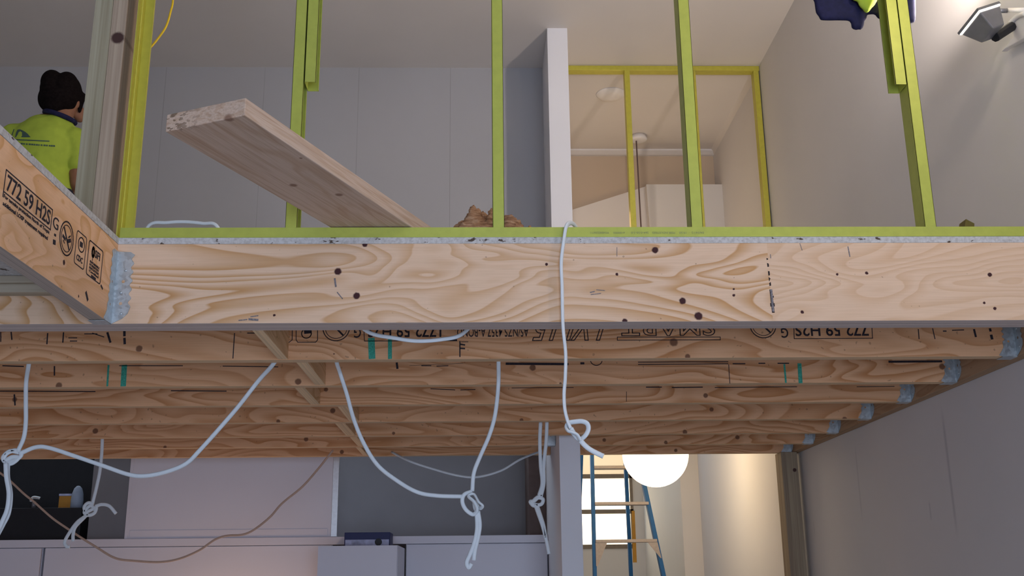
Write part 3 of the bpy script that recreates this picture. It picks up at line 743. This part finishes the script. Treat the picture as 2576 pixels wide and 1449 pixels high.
# ------------------------------------------------------------------ insulation offcuts on the mezzanine floor
def clump(prims, label):
    o = blob('insulation_offcut', prims, .006, M['wool'], smooth=2, disp=(.012, .022)); return tag(o, label, 'insulation', 'glasswool insulation offcuts')
g = lambda px, py, y=3.12: PY(px, py, y)
clump([('c', g(1168, 585), g(1176, 556), .026, .016), ('c', g(1180, 585), g(1186, 536), .024, .013), ('c', g(1190, 585), g(1192, 522), .024, .011), ('c', g(1204, 585), g(1204, 530, 3.14), .022, .009), ('c', g(1212, 585), g(1215, 538, 3.18), .026, .012), ('c', g(1226, 586), g(1237, 528, 3.14), .020, .009), ('c', g(1236, 586), g(1246, 545, 3.14), .020, .009), ('c', g(1172, 585, 3.2), g(1225, 575, 3.2), .04, .04)], 'tall ragged brown insulation offcut left of the lime stud')
clump([('c', g(1275, 585, 3.15), g(1280, 560, 3.15), .034, .026), ('c', g(1285, 585, 3.15), g(1296, 566, 3.18), .030, .022), ('c', g(1300, 586, 3.15), g(1310, 577, 3.18), .020, .014)], 'low brown insulation offcut right of the lime stud')
clump([('c', g(1328, 582, 3.15), g(1333, 569, 3.15), .012, .008), ('c', g(1338, 582, 3.15), g(1338, 576, 3.15), .012, .008)], 'tiny brown insulation scrap left of the white partition end')

# ------------------------------------------------------------------ cables
def cable(name, strands, r, mat, label, group=None, flat=.62, cat='cable'):
    t_ = thing(name, label, cat, strands[0][1][0], group) if len(strands) > 1 else None
    for nm, pts in strands:
        bm = bmesh.new(); tube(bm, pts, r, 10, flat)
        o = bm_obj(nm if t_ else name, bm, mat, t_, smooth=True)
        if not t_: tag(o, label, cat, group)
def PL(y, *pp): return [PY(p[0], p[1], p[2] if len(p) > 2 else y) for p in pp]
GC = 'loose white cables hanging from the mezzanine'
yc = 2.893
run = [PY(1454, 586, 3.03), PY(1448, 569, 2.985), PY(1436, 561, 2.94), PY(1425, 569, 2.899)]+PL(yc, (1419, 600), (1412, 660), (1414, 720), (1415, 780), (1417, 830), (1423, 890), (1422, 950), (1419, 990), (1421, 1030), (1429, 1062))
knot = PL(yc, (1436, 1078, yc-.004), (1446, 1094, yc+.008), (1458, 1105, yc+.008), (1472, 1096, yc), (1480, 1080), (1477, 1066), (1464, 1060), (1447, 1061, yc+.004), (1432, 1064, yc+.01), (1425, 1074, yc+.006), (1429, 1084, yc-.008), (1441, 1088, yc-.012), (1452, 1094, yc-.010), (1460, 1108, yc-.004))
tail = PL(yc, (1460, 1108, yc-.004), (1472, 1121), (1488, 1133), (1518, 1148))
cable('electric_cable', [('cable_run', run+knot[:1]), ('knot', knot), ('cable_tail', tail)], .0072, M['cable'], 'white flat cable draped over the lime track, knotted below the pale beam', GC)
y2 = 3.56
k2 = PL(y2, (1188, 1236), (1168, 1244), (1163, 1262), (1172, 1282), (1190, 1294), (1200, 1282, y2-.01), (1192, 1262, y2-.02), (1178, 1248, y2-.012), (1192, 1243, y2-.01), (1204, 1262, y2-.02), (1214, 1272, y2-.02), (1206, 1278), (1194, 1262, y2+.01), (1196, 1280, y2+.01), (1205, 1290))
cable('electric_cable', [('cable_run', [Vector((PY(1254, 905, JB[0]+.008).x, JB[0]+.007, 2.39)), Vector((PY(1254, 905, JB[0]+.008).x, JB[0]+.008, 2.33))]+PL(y2, (1254, 960), (1250, 1010), (1243, 1055), (1229, 1100), (1207, 1150), (1192, 1190), (1188, 1236))),
      ('cable_run', [Vector((PY(846, 905, JB[0]+.008).x, JB[0]+.007, 2.39)), Vector((PY(846, 905, JB[0]+.008).x, JB[0]+.008, 2.33))]+PL(y2, (856, 940), (872, 990), (890, 1055), (915, 1115), (950, 1170), (1000, 1210), (1050, 1238), (1100, 1247), (1163, 1249))), ('knot', k2),
      ('cable_tail', PL(y2, (1203, 1288), (1207, 1320), (1203, 1350), (1195, 1385), (1192, 1410))), ('cable_tail', PL(y2, (1199, 1288), (1200, 1330), (1193, 1365), (1182, 1395), (1174, 1415), (1179, 1428), (1186, 1418)))],
      .0070, M['cable'], 'two white cables meeting in a knot in front of the grey recess', GC)
y3 = 3.56
k3 = PL(y3, (48, 1138), (25, 1135), (8, 1150), (15, 1162), (38, 1158), (54, 1143), (38, 1133), (16, 1142), (10, 1158), (28, 1166), (46, 1152), (30, 1150), (12, 1160))
cable('electric_cable', [('cable_run', [Vector((PY(72, 915, JB[0]+.008).x, JB[0]+.007, 2.39)), Vector((PY(72, 915, JB[0]+.008).x, JB[0]+.010, 2.33))]+PL(y3, (66, 960), (65, 1010), (65, 1060), (60, 1100), (45, 1135))),
      ('cable_run', [Vector((PY(692, 918, JB[0]+.008).x, JB[0]+.007, 2.39)), Vector((PY(692, 918, JB[0]+.008).x, JB[0]+.010, 2.33))]+PL(y3, (650, 958), (600, 1022), (550, 1080), (505, 1130), (470, 1165), (425, 1185), (370, 1197), (325, 1194), (260, 1172), (190, 1148), (125, 1127), (90, 1125), (48, 1142))), ('knot', k3),
      ('cable_tail', PL(y3-.02, (14, 1165), (16, 1200), (22, 1240), (18, 1280), (6, 1310), (-12, 1350))), ('cable_tail', PL(y3, (20, 1165), (20, 1200), (27, 1245), (22, 1290), (8, 1320), (-8, 1350)))],
      .0074, M['cable'], 'thick white cables knotted together at the far left edge, crossing the dark opening', GC)
y4 = 5.34
cable('electric_cable', [('cable_run', PL(y4, (257, 1068), (257, 1120), (252, 1180), (243, 1225), (233, 1265))),
      ('knot', PL(y4, (236, 1268), (222, 1265), (212, 1275), (216, 1288), (230, 1282), (242, 1276), (238, 1290), (224, 1296), (212, 1288), (228, 1272), (240, 1284))),
      ('cable_tail', PL(y4, (240, 1274), (256, 1269), (275, 1273), (292, 1292))), ('cable_tail', PL(y4, (222, 1294), (196, 1312), (178, 1335), (163, 1362), (167, 1374), (176, 1376))), ('cable_tail', PL(y4, (214, 1300), (190, 1325), (184, 1345), (184, 1362)))],
      .0085, M['cable'], 'thin white cable tied in a small knot in front of the dark opening', GC)
y5 = 4.86
cable('electric_cable', [('cable_run', PL(y5, (1376, 1060), (1374, 1110), (1368, 1170), (1368, 1215), (1361, 1248))), ('cable_run', PL(y5, (1360, 1062), (1358, 1110), (1360, 1170), (1364, 1215), (1356, 1246))),
      ('knot', PL(y5, (1364, 1246), (1350, 1252), (1340, 1264), (1348, 1270), (1362, 1268), (1366, 1256), (1354, 1252), (1344, 1260), (1334, 1262), (1342, 1272), (1350, 1268))),
      ('cable_tail', PL(y5, (1346, 1268), (1354, 1292), (1364, 1320), (1372, 1350), (1377, 1372), (1381, 1394))), ('cable_tail', PL(y5, (1350, 1268), (1360, 1298), (1368, 1325), (1372, 1352)))],
      .0085, M['cable'], 'doubled white cable knotted beside the white pillar', GC)
cable('electric_cable', [('x', [Vector((PY(880, 826, 3.0).x, YF+.0955, 2.36))]+PL(3.1, (930, 837), (990, 850), (1050, 858), (1110, 854), (1160, 842))+[Vector((PY(1205, 826, 3.0).x, YF+.0955, 2.36))])], .0060, M['cable'], 'white cable sagging in a shallow arc under the middle of the pale beam', GC)
cable('electric_cable', [('x', [Vector((PY(985, 1128, 6.09).x, JB[6]-.052, 2.34))]+PL(5.95, (1030, 1160), (1090, 1180), (1150, 1196), (1200, 1200), (1260, 1184), (1310, 1155))+[Vector((PY(1362, 1120, 6.09).x, JB[6]-.052, 2.34))])], .0065, M['cable'], 'thin cable sagging across the top of the grey recess', GC)
cable('thin_cord', [('x', PL(5.8, (-20, 1175), (20, 1205), (60, 1242), (85, 1262), (130, 1302), (170, 1330), (200, 1350), (240, 1375), (290, 1404), (340, 1411), (400, 1414), (450, 1406), (500, 1385), (540, 1358), (570, 1348), (610, 1345), (640, 1332), (680, 1300), (710, 1266), (760, 1225), (800, 1180), (838, 1132)))], .0058, M['cable_t'], 'tan cord looping low across the white cupboards at lower left', None, cat='cord')
cable('electric_cable', [('x', [Vector((PY(325, 583, 3.2).x, 3.2, ZF+.005)), Vector((PY(350, 583, 3.14).x, 3.14, ZF+.035))]+PL(3.12, (375, 567), (420, 560), (465, 558), (510, 562), (545, 568))+[Vector((PY(572, 583, 3.14).x, 3.14, ZF+.035)), Vector((PY(598, 583, 3.2).x, 3.2, ZF+.005))])], .0058, M['cable'], 'white cable bowed on the floor behind the left end of the lime track', GC)
cable('yellow_cord', [('x', [PY(360, 140, 3.35), PY(372, 127, 3.3), PY(395, 100, 3.3), PY(417, 68, 3.3), PY(429, 30, 3.3), PY(436, -10, 3.3), PY(440, -140, 3.3), PY(440, -420, 3.3)])], .0036, M['cable_y'], 'yellow cord hanging behind the leftmost lime stud', None, flat=1, cat='cord')

# ------------------------------------------------------------------ kitchen joinery under the mezzanine
YK2 = 6.50; ZS = 1.884
xg = PY(107, 1400, YK2).x; xp0, xp1 = -2.139, -.862
solo('cupboard_top', B(XW, .396, YK2-.012, 7.35, ZS-.045, ZS), M['white_lam'], 'white ledge running over the lower cupboards', 'ledge', bevel=.001)
GL = 'white cupboards under the mezzanine'
def cupboard(x0, x1, label):
    t_ = thing('tall_cupboard', label, 'cupboard', ((x0+x1)/2, 6.9, 0), GL)
    bm_obj('body', B(x0, x1, YK2+.022, 7.3, 0, ZS-.046), M['white_lam'], t_)
    bm_obj('door', B(x0+.004, x1-.004, YK2, YK2+.020, .08, ZS-.049), M['white_lam'], t_, bevel=.001)
cupboard(XW+.01, xg-.008, 'white cupboard at the far lower left, left of the dark vertical gap')
cupboard(xg+.008, -.90, 'white cupboard below the tan cord, between the gap and the grey box cupboard')
cupboard(-.46, .392, 'white cupboard below the grey recess beside the pillar')
t_ = thing('protruding_cupboard', 'pale boxy cupboard standing forward of the others with a dark box on top', 'cupboard', (-.68, 6.2, 0))
bm_obj('body', B(-.900, -.465, 5.95, 6.48, 0, 1.812), M['white_lam'], t_)
bm_obj('door', B(-.898, -.467, 5.93, 5.948, .08, 1.8115), M['white_lam'], t_, bevel=.001)
# upper sliding panel
t_ = thing('sliding_panel', 'large white sliding panel between the dark opening and the grey recess', 'panel', (-1.5, YK2, ZS))
bm_obj('panel_board', B(xp0, xp1-.05, YK2, YK2+.03, ZS+.001, 2.62), M['white_lam'], t_, bevel=.001)
zl = PY(600, 1332, YK2).z
bm_obj('bottom_rail', B(xp0+.03, xp1-.07, YK2-.003, YK2, ZS+.006, zl), M['white_lam'], t_, bevel=.0008)
bm_obj('edge_strip', B(xp1-.05, xp1-.012, YK2-.004, YK2+.03, ZS+.001, 2.62), M['alu'], t_, bevel=.002)
bm_obj('left_strip', B(xp0, xp0+.02, YK2-.003, YK2, ZS+.001, 2.62), M['white_lam'], t_, bevel=.0008)
# recesses
struct('wall_back_lower', B(XW, .397, 7.41, 7.5, 0, ZT), M['wall'])
struct('wall_recess_grey', B(xp1-.2, .396, 7.2, 7.25, ZS, 2.7), M['grey_lam'])
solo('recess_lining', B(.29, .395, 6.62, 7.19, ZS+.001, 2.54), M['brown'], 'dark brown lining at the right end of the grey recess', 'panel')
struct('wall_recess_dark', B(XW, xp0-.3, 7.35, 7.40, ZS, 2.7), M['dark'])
bm = bmesh.new(); prism(bm, [(-2.44, 6.72, ZS+.001), (-2.145, 6.60, ZS+.001), (-2.10, 6.60, ZS+.001), (-2.10, 7.34, ZS+.001), (-2.44, 7.34, ZS+.001)], (0, 0, .65))
struct('wall_recess_side', bm, M['grey_lam'])
bm = B(-3.9, -2.50, 6.75, 7.30, ZS+.001, PY(120, 1279, 6.8).z)
solo('dark_cabinet', bm, M['black'], 'low black cabinet inside the dark opening at lower left', 'cabinet', bevel=.003)
zq = PY(120, 1279, 6.8).z+.001
bm = bmesh.new(); c = PY(192, 1279, 6.85); hb = PY(192, 1222, 6.85).z-zq
lathe(bm, [(.030, 0), (.037, .004), (.038, hb*.35), (.034, hb*.65), (.024, hb*.88), (.010, hb*.985), (.002, hb)], (c.x, 6.85, zq))
solo('bottle', bm, M['bottle'], 'pale blue rounded bottle standing in the dark opening', 'bottle', smooth=True)
t_ = thing('packet', 'amber packet with pale top beside the rounded bottle', 'packet', (PY(160, 1275, 6.85).x, 6.87, zq))
x0, x1 = PY(146, 1275, 6.85).x, PY(177, 1275, 6.85).x; h0 = PY(160, 1242, 6.85).z-zq
bm_obj('body', B(x0, x1, 6.85, 6.90, zq, zq+h0*.85), M['yellowpack'], t_, bevel=.003)
bm_obj('lid', B(x0-.002, x1, 6.849, 6.901, zq+h0*.85, zq+h0), M['paleblue'], t_, bevel=.002)
t_ = thing('metal_tap', 'small shiny metal fitting in the dark opening, behind the tan cord', 'fitting', (PY(88, 1262, 6.8).x, 6.8, zq))
c = PY(86, 1262, 6.8)
bm = bmesh.new(); tube(bm, [(c.x, 6.8, zq), (c.x, 6.8, c.z)], .012, smooth_pts=False); bm_obj('stem', bm, M['grey_al'], t_, smooth=True)
bm = bmesh.new(); tube(bm, [PY(77, 1262, 6.79), PY(84, 1252, 6.79), PY(101, 1254, 6.79)], .010); bm_obj('head', bm, M['alu'], t_, smooth=True)
bm = B(*[v for p in ((PY(245, 1320, 6.9).x, PY(287, 1320, 6.9).x), (6.85, 6.95)) for v in p], PY(260, 1326, 6.9).z, PY(260, 1309, 6.9).z)
# box on the protruding cupboard
t_ = thing('small_box', 'dark blue and white box lying on top of the protruding cupboard', 'box', (PY(920, 1371, 6.1).x, 6.15, 1.813))
x0, x1 = PY(866, 1360, 6.1).x, PY(981, 1360, 6.1).x; zt = PY(920, 1339, 6.1).z
bm_obj('carton', B(x0, x1, 6.1, 6.3, 1.813, zt), M['bluebox'], t_, bevel=.003)
bm_obj('white_band', B(x0+.006, x1-.006, 6.0985, 6.0999, 1.816, 1.813+(zt-1.813)*.48), M['paleblue'], t_)
bm = bmesh.new(); cc = PY(952, 1362, 6.097)
bmesh.ops.create_cone(bm, cap_ends=True, segments=20, radius1=.020, radius2=.020, depth=.004, matrix=Matrix.Translation((cc.x, 6.096, 1.836)) @ Matrix.Rotation(math.pi/2, 4, 'X')); bm_obj('round_mark', bm, M['black'], t_)

# ------------------------------------------------------------------ pendant globe, ceiling lamps
t_ = thing('pendant_lamp', 'large glowing white globe pendant in the corridor doorway, on a long cord', 'lamp', (1.22, 7.42, 2.47))
bm = bmesh.new(); bmesh.ops.create_uvsphere(bm, u_segments=40, v_segments=24, radius=.232, matrix=Matrix.Translation((1.222, 7.42, 2.474))); bm_obj('globe_shade', bm, M['globe'], t_, smooth=True)
bm = bmesh.new(); tube(bm, [(1.187, 7.40, 4.86), (1.20, 7.41, 3.6), (1.222, 7.42, 2.72)], .0055); bm_obj('cord', bm, M['brown'], t_, smooth=True)
bm = bmesh.new(); lathe(bm, [(.045, -.012), (.062, -.008), (.066, 0), (.055, .03)], (1.205, 7.40, ZC-.032)); bm_obj('ceiling_rose', bm, M['trim'], t_, smooth=True)
bm = bmesh.new(); lathe(bm, [(.035, -.03), (.035, .0), (.06, .02)], (1.222, 7.42, 2.71)); bm_obj('cap', bm, M['trim'], t_, smooth=True)
bpy_gl = [o for o in D.objects if o.name == 'globe_shade'][0]; bpy_gl.visible_shadow = True
bm = bmesh.new(); lathe(bm, [(.04, -.024), (.085, -.018), (.10, -.004), (.105, -.001)], (.91, 6.69, ZC)); solo('ceiling_vent', bm, M['trim'], 'small round cream fitting on the ceiling beyond the far frame', 'ceiling fitting', smooth=True)

# ------------------------------------------------------------------ step ladder in the corridor
YL = 8.5
def pl(px, py, y=YL): return PY(px, py, y)
lad = thing('step_ladder', 'tall blue step ladder with pale metal treads in the corridor', 'ladder', (1.1, YL, 0))
def rail(name, a, b, w_, d_, mat):
    """rail through two image points at depth, continued to the floor and up"""
    a, b = Vector(a), Vector(b); d = (b-a)/(b.z-a.z); lo = a+d*(0.0-a.z); hi = a+d*(2.85-a.z)
    bm = bmesh.new(); x = Vector((w_/2, 0, 0)); y = Vector((0, d_/2, 0))
    hexa(bm, [lo-x-y, lo+x-y, lo+x+y, lo-x+y, hi-x-y, hi+x-y, hi+x+y, hi-x+y]); return bm_obj(name, bm, mat, lad, bevel=.004)
rail('front_rail', pl(1489, 1150), pl(1496, 1440), .028, .07, M['blue_frp'])
rail('front_rail', pl(1620, 1220), pl(1667, 1440), .032, .07, M['blue_frp'])
rail('rear_rail', pl(1573, 1160, 8.95), pl(1587, 1440, 9.25), .030, .05, M['blue_frp'])
rail('rear_rail', pl(1462, 1160, 8.95), pl(1452, 1440, 9.25), .030, .05, M['blue_frp'])
def tread(py, xa, xb, brace=False):
    a, b = pl(xa, py), pl(xb, py); bm = bmesh.new()
    box(bm, a.x, b.x, YL-.05, YL+.05, a.z-.012, a.z+.012); bm_obj('tread', bm, M['alu_dull'], lad, bevel=.003)
    if brace:
        bm = bmesh.new()
        prism(bm, [(b.x+.002, YL-.045, a.z-.012), (b.x-.075, YL-.045, a.z-.012), (b.x+.022, YL-.045, a.z-.135), (b.x+.028, YL-.045, a.z-.135)], (0, .006, 0)); bm_obj('tread_brace', bm, M['alu_dull'], lad); bm = bmesh.new()
        prism(bm, [(a.x-.002, YL-.045, a.z-.012), (a.x+.09, YL-.045, a.z-.012), (a.x+.01, YL-.045, a.z-.19), (a.x-.002, YL-.045, a.z-.19)], (0, .006, 0)); bm_obj('tread_brace', bm, M['alu_dull'], lad)
tread(1177, 1493, 1606); tread(1268, 1495, 1630); tread(1362, 1497, 1651, True)
for k in range(1, 6):
    z = pl(1497, 1362).z-.30*k; bm = bmesh.new()
    box(bm, pl(1497, 1362).x, pl(1651, 1362).x+.05*k, YL-.05, YL+.05, z-.012, z+.012); bm_obj('tread', bm, M['alu_dull'], lad, bevel=.003)
a, b = pl(1592, 1285, 9.05), pl(1597, 1415, 9.15); bm = bmesh.new()
hexa(bm, [Vector((b.x-.016, 9.14, b.z)), Vector((b.x+.016, 9.14, b.z)), Vector((b.x+.016, 9.15, b.z)), Vector((b.x-.016, 9.15, b.z)), Vector((a.x-.012, 9.04, a.z)), Vector((a.x+.014, 9.04, a.z)), Vector((a.x+.014, 9.05, a.z)), Vector((a.x-.012, 9.05, a.z))])
bm_obj('warning_sticker', bm, M['orange'], lad)

# ------------------------------------------------------------------ floodlight on the right wall
FP = [Vector(p) for p in ((1.633, 3.158, 3.381), (1.653, 3.055, 3.409), (1.740, 3.082, 3.450), (1.687, 3.136, 3.338), (1.699, 3.070, 3.356), (1.747, 3.084, 3.379))]
F4 = FP[0]+FP[2]-FP[1]; B4 = FP[3]+FP[5]-FP[4]
t_ = thing('floodlight', 'grey square floodlight clamped on a bracket at the top right of the wall', 'floodlight', FP[4])
nrm = (FP[0]-FP[1]).cross(FP[2]-FP[1]).normalized()
if nrm.z < 0: nrm = -nrm
bm = bmesh.new(); hexa(bm, [FP[3], FP[4], FP[5], B4, FP[0], FP[1], FP[2], F4]); bm_obj('housing', bm, M['grey_al'], t_, bevel=.004)
cF = (FP[0]+FP[2])/2
def ringpts(s, off): return [cF+(p-cF)*s+nrm*off for p in (FP[0], FP[1], FP[2], F4)]
bm = bmesh.new(); o1, o2 = ringpts(1.08, .004), ringpts(1.08, .014); i1, i2 = ringpts(.86, .004), ringpts(.86, .014)
for k in range(4):
    l = (k+1) % 4; hexa(bm, [o1[k], o1[l], i1[l], i1[k], o2[k], o2[l], i2[l], i2[k]])
bm_obj('bezel', bm, M['grey_al'], t_, bevel=.001)
bm = bmesh.new(); a1, a2 = ringpts(1.03, .0005), ringpts(1.03, .0038); hexa(bm, a1+a2); bm_obj('lit_glass', bm, M['halogen'], t_)
D.objects['floodlight_halogen'].location = cF+nrm*.03
D.objects['floodlight_halogen'].rotation_euler = (nrm*1.0+Vector((-.40, .40, .0))).to_track_quat('-Z', 'Y').to_euler()
bm = bmesh.new(); a = PX(2508, 95, 1.79); b = PX(2545, 62, 1.80)
bm = bmesh.new(); tube(bm, [PY(2503, 94, 3.13), PY(2546, 66, 3.16)], .017, 8, smooth_pts=False); bm_obj('junction_box', bm, M['black'], t_, bevel=.002)
bm = bmesh.new(); tube(bm, [PY(2516, 27, 3.12), PY(2535, 27, 3.14)], .008, 8, smooth_pts=False); bm_obj('hinge', bm, M['grey_al'], t_, smooth=True)
bm = bmesh.new(); tube(bm, [PY(2534, 26, 3.14), PY(2600, 25, 3.05)], .0115, 8, smooth_pts=False, flat=.6)
tube(bm, [PY(2542, 58, 3.18), PY(2562, 40, 3.12), PY(2580, 34, 3.06)], .009, 8); bm_obj('bracket_arm', bm, M['trim'], t_, smooth=True)
bm = bmesh.new(); p0 = PX(2540, 128, 1.845)
prism(bm, [PX(2534, 130, W-.004), PX(2542, 124, W-.004), PX(2600, 92, W-.004), PX(2600, 40, W-.004), PX(2562, 46, W-.004), PX(2566, 92, W-.004)], (-.022, 0, 0)); bm_obj('wall_plate', bm, M['trim'], t_, bevel=.003)

# ------------------------------------------------------------------ jacket hanging behind the right stud
yj = 3.10
j = lambda px, py, y=yj: PY(px, py, y)
jk = thing('work_jacket', 'navy work jacket with a lime lining hung behind the rightmost lime stud', 'jacket', j(2150, 60))
def pad(L, y, th, mat, name, vox=.006, sm=10):
    return blob(name, [('c', j(a, b, y), j(c, d, y), r1, r2) for a, b, c, d, r1, r2 in L], vox, mat, jk, sm)
pr_ = []
for px in range(2068, 2180, 8): pr_.append((px, 44, px, -230, .014, .03))
pr_ += [(2052, -12, 2010, -12, .014, .014), (2060, 30, 2040, -200, .014, .03), (2152, 66, 2150, 20, .017, .02), (2164, 66, 2166, 20, .015, .02), (2190, 28, 2182, -40, .016, .03), (2020, -14, 2000, -60, .018, .03)]
for px in range(2190, 2280, 12): pr_.append((px, 10 if px < 2210 else 40, px, -230, .016, .03))
for px in range(2270, 2300, 8): pr_.append((px, 52-(px-2270)*.1, px-8, -230, .016, .03))
pad(pr_, yj, .03, M['navy'], 'navy_body')
pad([(2180, 24, 2195, -40, .015, .035), (2168, 14, 2170, -40, .012, .03), (2195, 12, 2205, -40, .010, .03), (2150, -4, 2160, -40, .012, .03)], yj-.035, .03, M['hiviz'], 'lime_lining')

# ------------------------------------------------------------------ worker on the mezzanine, seen from behind
yp = 4.9
q = lambda px, py, dy=0.0: PY(px, py, yp+dy)
hd = q(150, 238); s_l, s_r = q(38, 322), q(192, 330)
cx_ = (s_l.x+s_r.x)/2
wk = thing('person', 'worker with short black hair in a lime work shirt, seen from behind at left', 'person', (cx_, yp, ZF))
hip_z = ZF+.86; nk = q(146, 292)
body = [('e', (hd.x+.012, yp+.03, hd.z-.005), (.072, .088, .108)), ('c', (nk.x+.02, yp+.02, hd.z-.06), (nk.x, yp, nk.z-.08), .055, .062),
        ('e', (hd.x+.070, yp+.10, hd.z-.062), (.030, .035, .045)), ('e', (hd.x+.082, yp+.03, hd.z-.035), (.010, .018, .028)),
        ('e', (cx_, yp, s_l.z-.16), (.15, .095, .24)), ('e', (cx_, yp, hip_z+.04), (.145, .10, .15)),
        ('c', (cx_-.085, yp, hip_z), (cx_-.10, yp-.01, ZF+.48), .085, .062), ('c', (cx_-.10, yp-.01, ZF+.48), (cx_-.10, yp+.01, ZF+.09), .058, .040),
        ('c', (cx_+.085, yp, hip_z), (cx_+.10, yp-.01, ZF+.48), .085, .062), ('c', (cx_+.10, yp-.01, ZF+.48), (cx_+.10, yp+.01, ZF+.09), .058, .040),
        ('c', s_l-Vector((0, 0, .03)), s_l+Vector((-.07, .0, -.30)), .050, .040), ('c', s_l+Vector((-.07, 0, -.30)), s_l+Vector((-.02, .16, -.50)), .038, .026),
        ('c', s_r-Vector((0, 0, .03)), s_r+Vector((.035, 0, -.28)), .050, .040), ('c', s_r+Vector((.035, 0, -.28)), s_r+Vector((.0, .20, -.42)), .038, .027)]
for sgn, hpos in ((-1, s_l+Vector((-.02, .16, -.50))), (1, s_r+Vector((.0, .20, -.42)))):
    body.append(('e', hpos+Vector((0, .04, -.02)), (.034, .045, .018)))
    for k in range(4):
        a0 = hpos+Vector((-.026+.017*k, .075, -.025)); Lk = (.062, .075, .07, .055)[k]
        body += [('c', a0, a0+Vector((0, Lk*.55, -.012)), .0088, .0082), ('c', a0+Vector((0, Lk*.55, -.012)), a0+Vector((0, Lk*.75, -.035)), .0082, .0072)]
    body.append(('c', hpos+Vector((-sgn*.03, .03, -.015)), hpos+Vector((-sgn*.05, .075, -.03)), .011, .008))
blob('body', body, .009, M['skin'], wk, 4)
# hair: full black cap with a parting at the crown
blob('hair', [('e', (hd.x-.035, yp-.02, hd.z+.055), (.055, .06, .068)), ('e', (hd.x+.035, yp-.01, hd.z+.05), (.055, .06, .068)), ('e', (hd.x-.045, yp-.02, hd.z-.03), (.05, .05, .07)), ('e', (hd.x-.022, yp+.005, hd.z+.020), (.074, .095, .098)), ('e', (hd.x+.030, yp+.010, hd.z+.022), (.070, .095, .094)), ('e', (hd.x+.004, yp-.012, hd.z-.030), (.088, .080, .080)), ('e', (hd.x-.01, yp-.02, hd.z-.085), (.055, .05, .035)), ('c', (hd.x+.088, yp+.06, hd.z+.02), (hd.x+.084, yp+.06, hd.z-.065), .022, .010)], .006, M['hair'], wk, 3)
shirt = [('e', (cx_, yp, s_l.z-.13), (.175, .115, .20)), ('e', (cx_, yp, s_l.z-.34), (.165, .12, .26)), ('c', s_l+Vector((.01, 0, -.045)), s_r+Vector((-.01, 0, -.045)), .066, .066), ('c', (nk.x, yp, nk.z-.055), s_l+Vector((.03, 0, -.04)), .072, .062), ('c', (nk.x, yp, nk.z-.055), s_r+Vector((-.03, 0, -.04)), .072, .060),
         ('c', s_l+Vector((-.0, 0, -.045)), s_l+Vector((-.055, 0, -.23)), .066, .062), ('c', s_r+Vector((0, 0, -.045)), s_r+Vector((.028, .0, -.175)), .062, .060)]
sh = blob('shirt', shirt, .008, M['hiviz'], wk, 8, disp=(.09, .014))
bm = bmesh.new(); tube(bm, ellipse((nk.x+.008, yp+.005, nk.z-.005), (1, 0, -.32), (0, 1, .1), .072, .070, 24), .013, 8, smooth_pts=False); bm_obj('collar', bm, M['navy'], wk, smooth=True)
blob('trousers', [('e', (cx_, yp, hip_z+.03), (.165, .12, .13)), ('c', (cx_-.085, yp, hip_z), (cx_-.10, yp-.01, ZF+.48), .10, .080), ('c', (cx_-.10, yp-.01, ZF+.48), (cx_-.10, yp+.01, ZF+.11), .078, .068), ('c', (cx_+.085, yp, hip_z), (cx_+.10, yp-.01, ZF+.48), .10, .080), ('c', (cx_+.10, yp-.01, ZF+.48), (cx_+.10, yp+.01, ZF+.11), .078, .068)], .012, M['khaki'], wk, 6)
for s in (-1, 1): blob('boot', [('c', (cx_+s*.10, yp, ZF+.10), (cx_+s*.10, yp, ZF+.055), .052, .050), ('e', (cx_+s*.105, yp+.08, ZF+.042), (.047, .11, .040))], .010, M['boot'], wk, 3)
# printed emblem on the back of the shirt, wrapped onto the cloth surface
bpy.context.view_layer.update()
from mathutils.bvhtree import BVHTree
def surf(px, py, bvh, off=.0025):
    d = ray(px, py).normalized(); hit, nn, _, _ = bvh.ray_cast(EYE, d)
    return None if hit is None else hit-d*off
sme = sh.data.copy(); sme.transform(Matrix.Translation(abs_loc(sh))); tb = bmesh.new(); tb.from_mesh(sme); bvh = BVHTree.FromBMesh(tb)
bm = bmesh.new()
def patch(pts):
    P = [surf(a, b, bvh) for a, b in pts]
    if any(p is None for p in P): return
    prism(bm, P, (0, .0012, 0))
def pline(p, qq, w_=2.2, n=8):
    for k in range(n):
        a = (p[0]+(qq[0]-p[0])*k/n, p[1]+(qq[1]-p[1])*k/n); b = (p[0]+(qq[0]-p[0])*(k+1)/n, p[1]+(qq[1]-p[1])*(k+1)/n)
        patch([(a[0], a[1]-w_/2), (b[0], b[1]-w_/2), (b[0], b[1]+w_/2), (a[0], a[1]+w_/2)])
arc = [(40, 334), (44, 326), (50, 325), (57, 328), (64, 332), (70, 337), (75, 343), (77, 345)]
for a_, b_ in zip(arc, arc[1:]): patch([(38, 345), a_, b_])
pline((38, 351), (124, 355), 2.6); patch([(29, 340), (34, 325), (36, 325), (31, 341)])
random.seed(3); x = 46
while x < 138:
    wd = random.choice((3, 4, 5)); yy = 361+(x-46)*.07; patch([(x, yy-2), (x+wd, yy-1.7), (x+wd, yy+1.9), (x, yy+1.7)]); x += wd+random.choice((1.2, 1.6, 3))
bm_obj('shirt_print', bm, plain('grey_print', (.07, .12, .10), .8), wk)
tb.free()
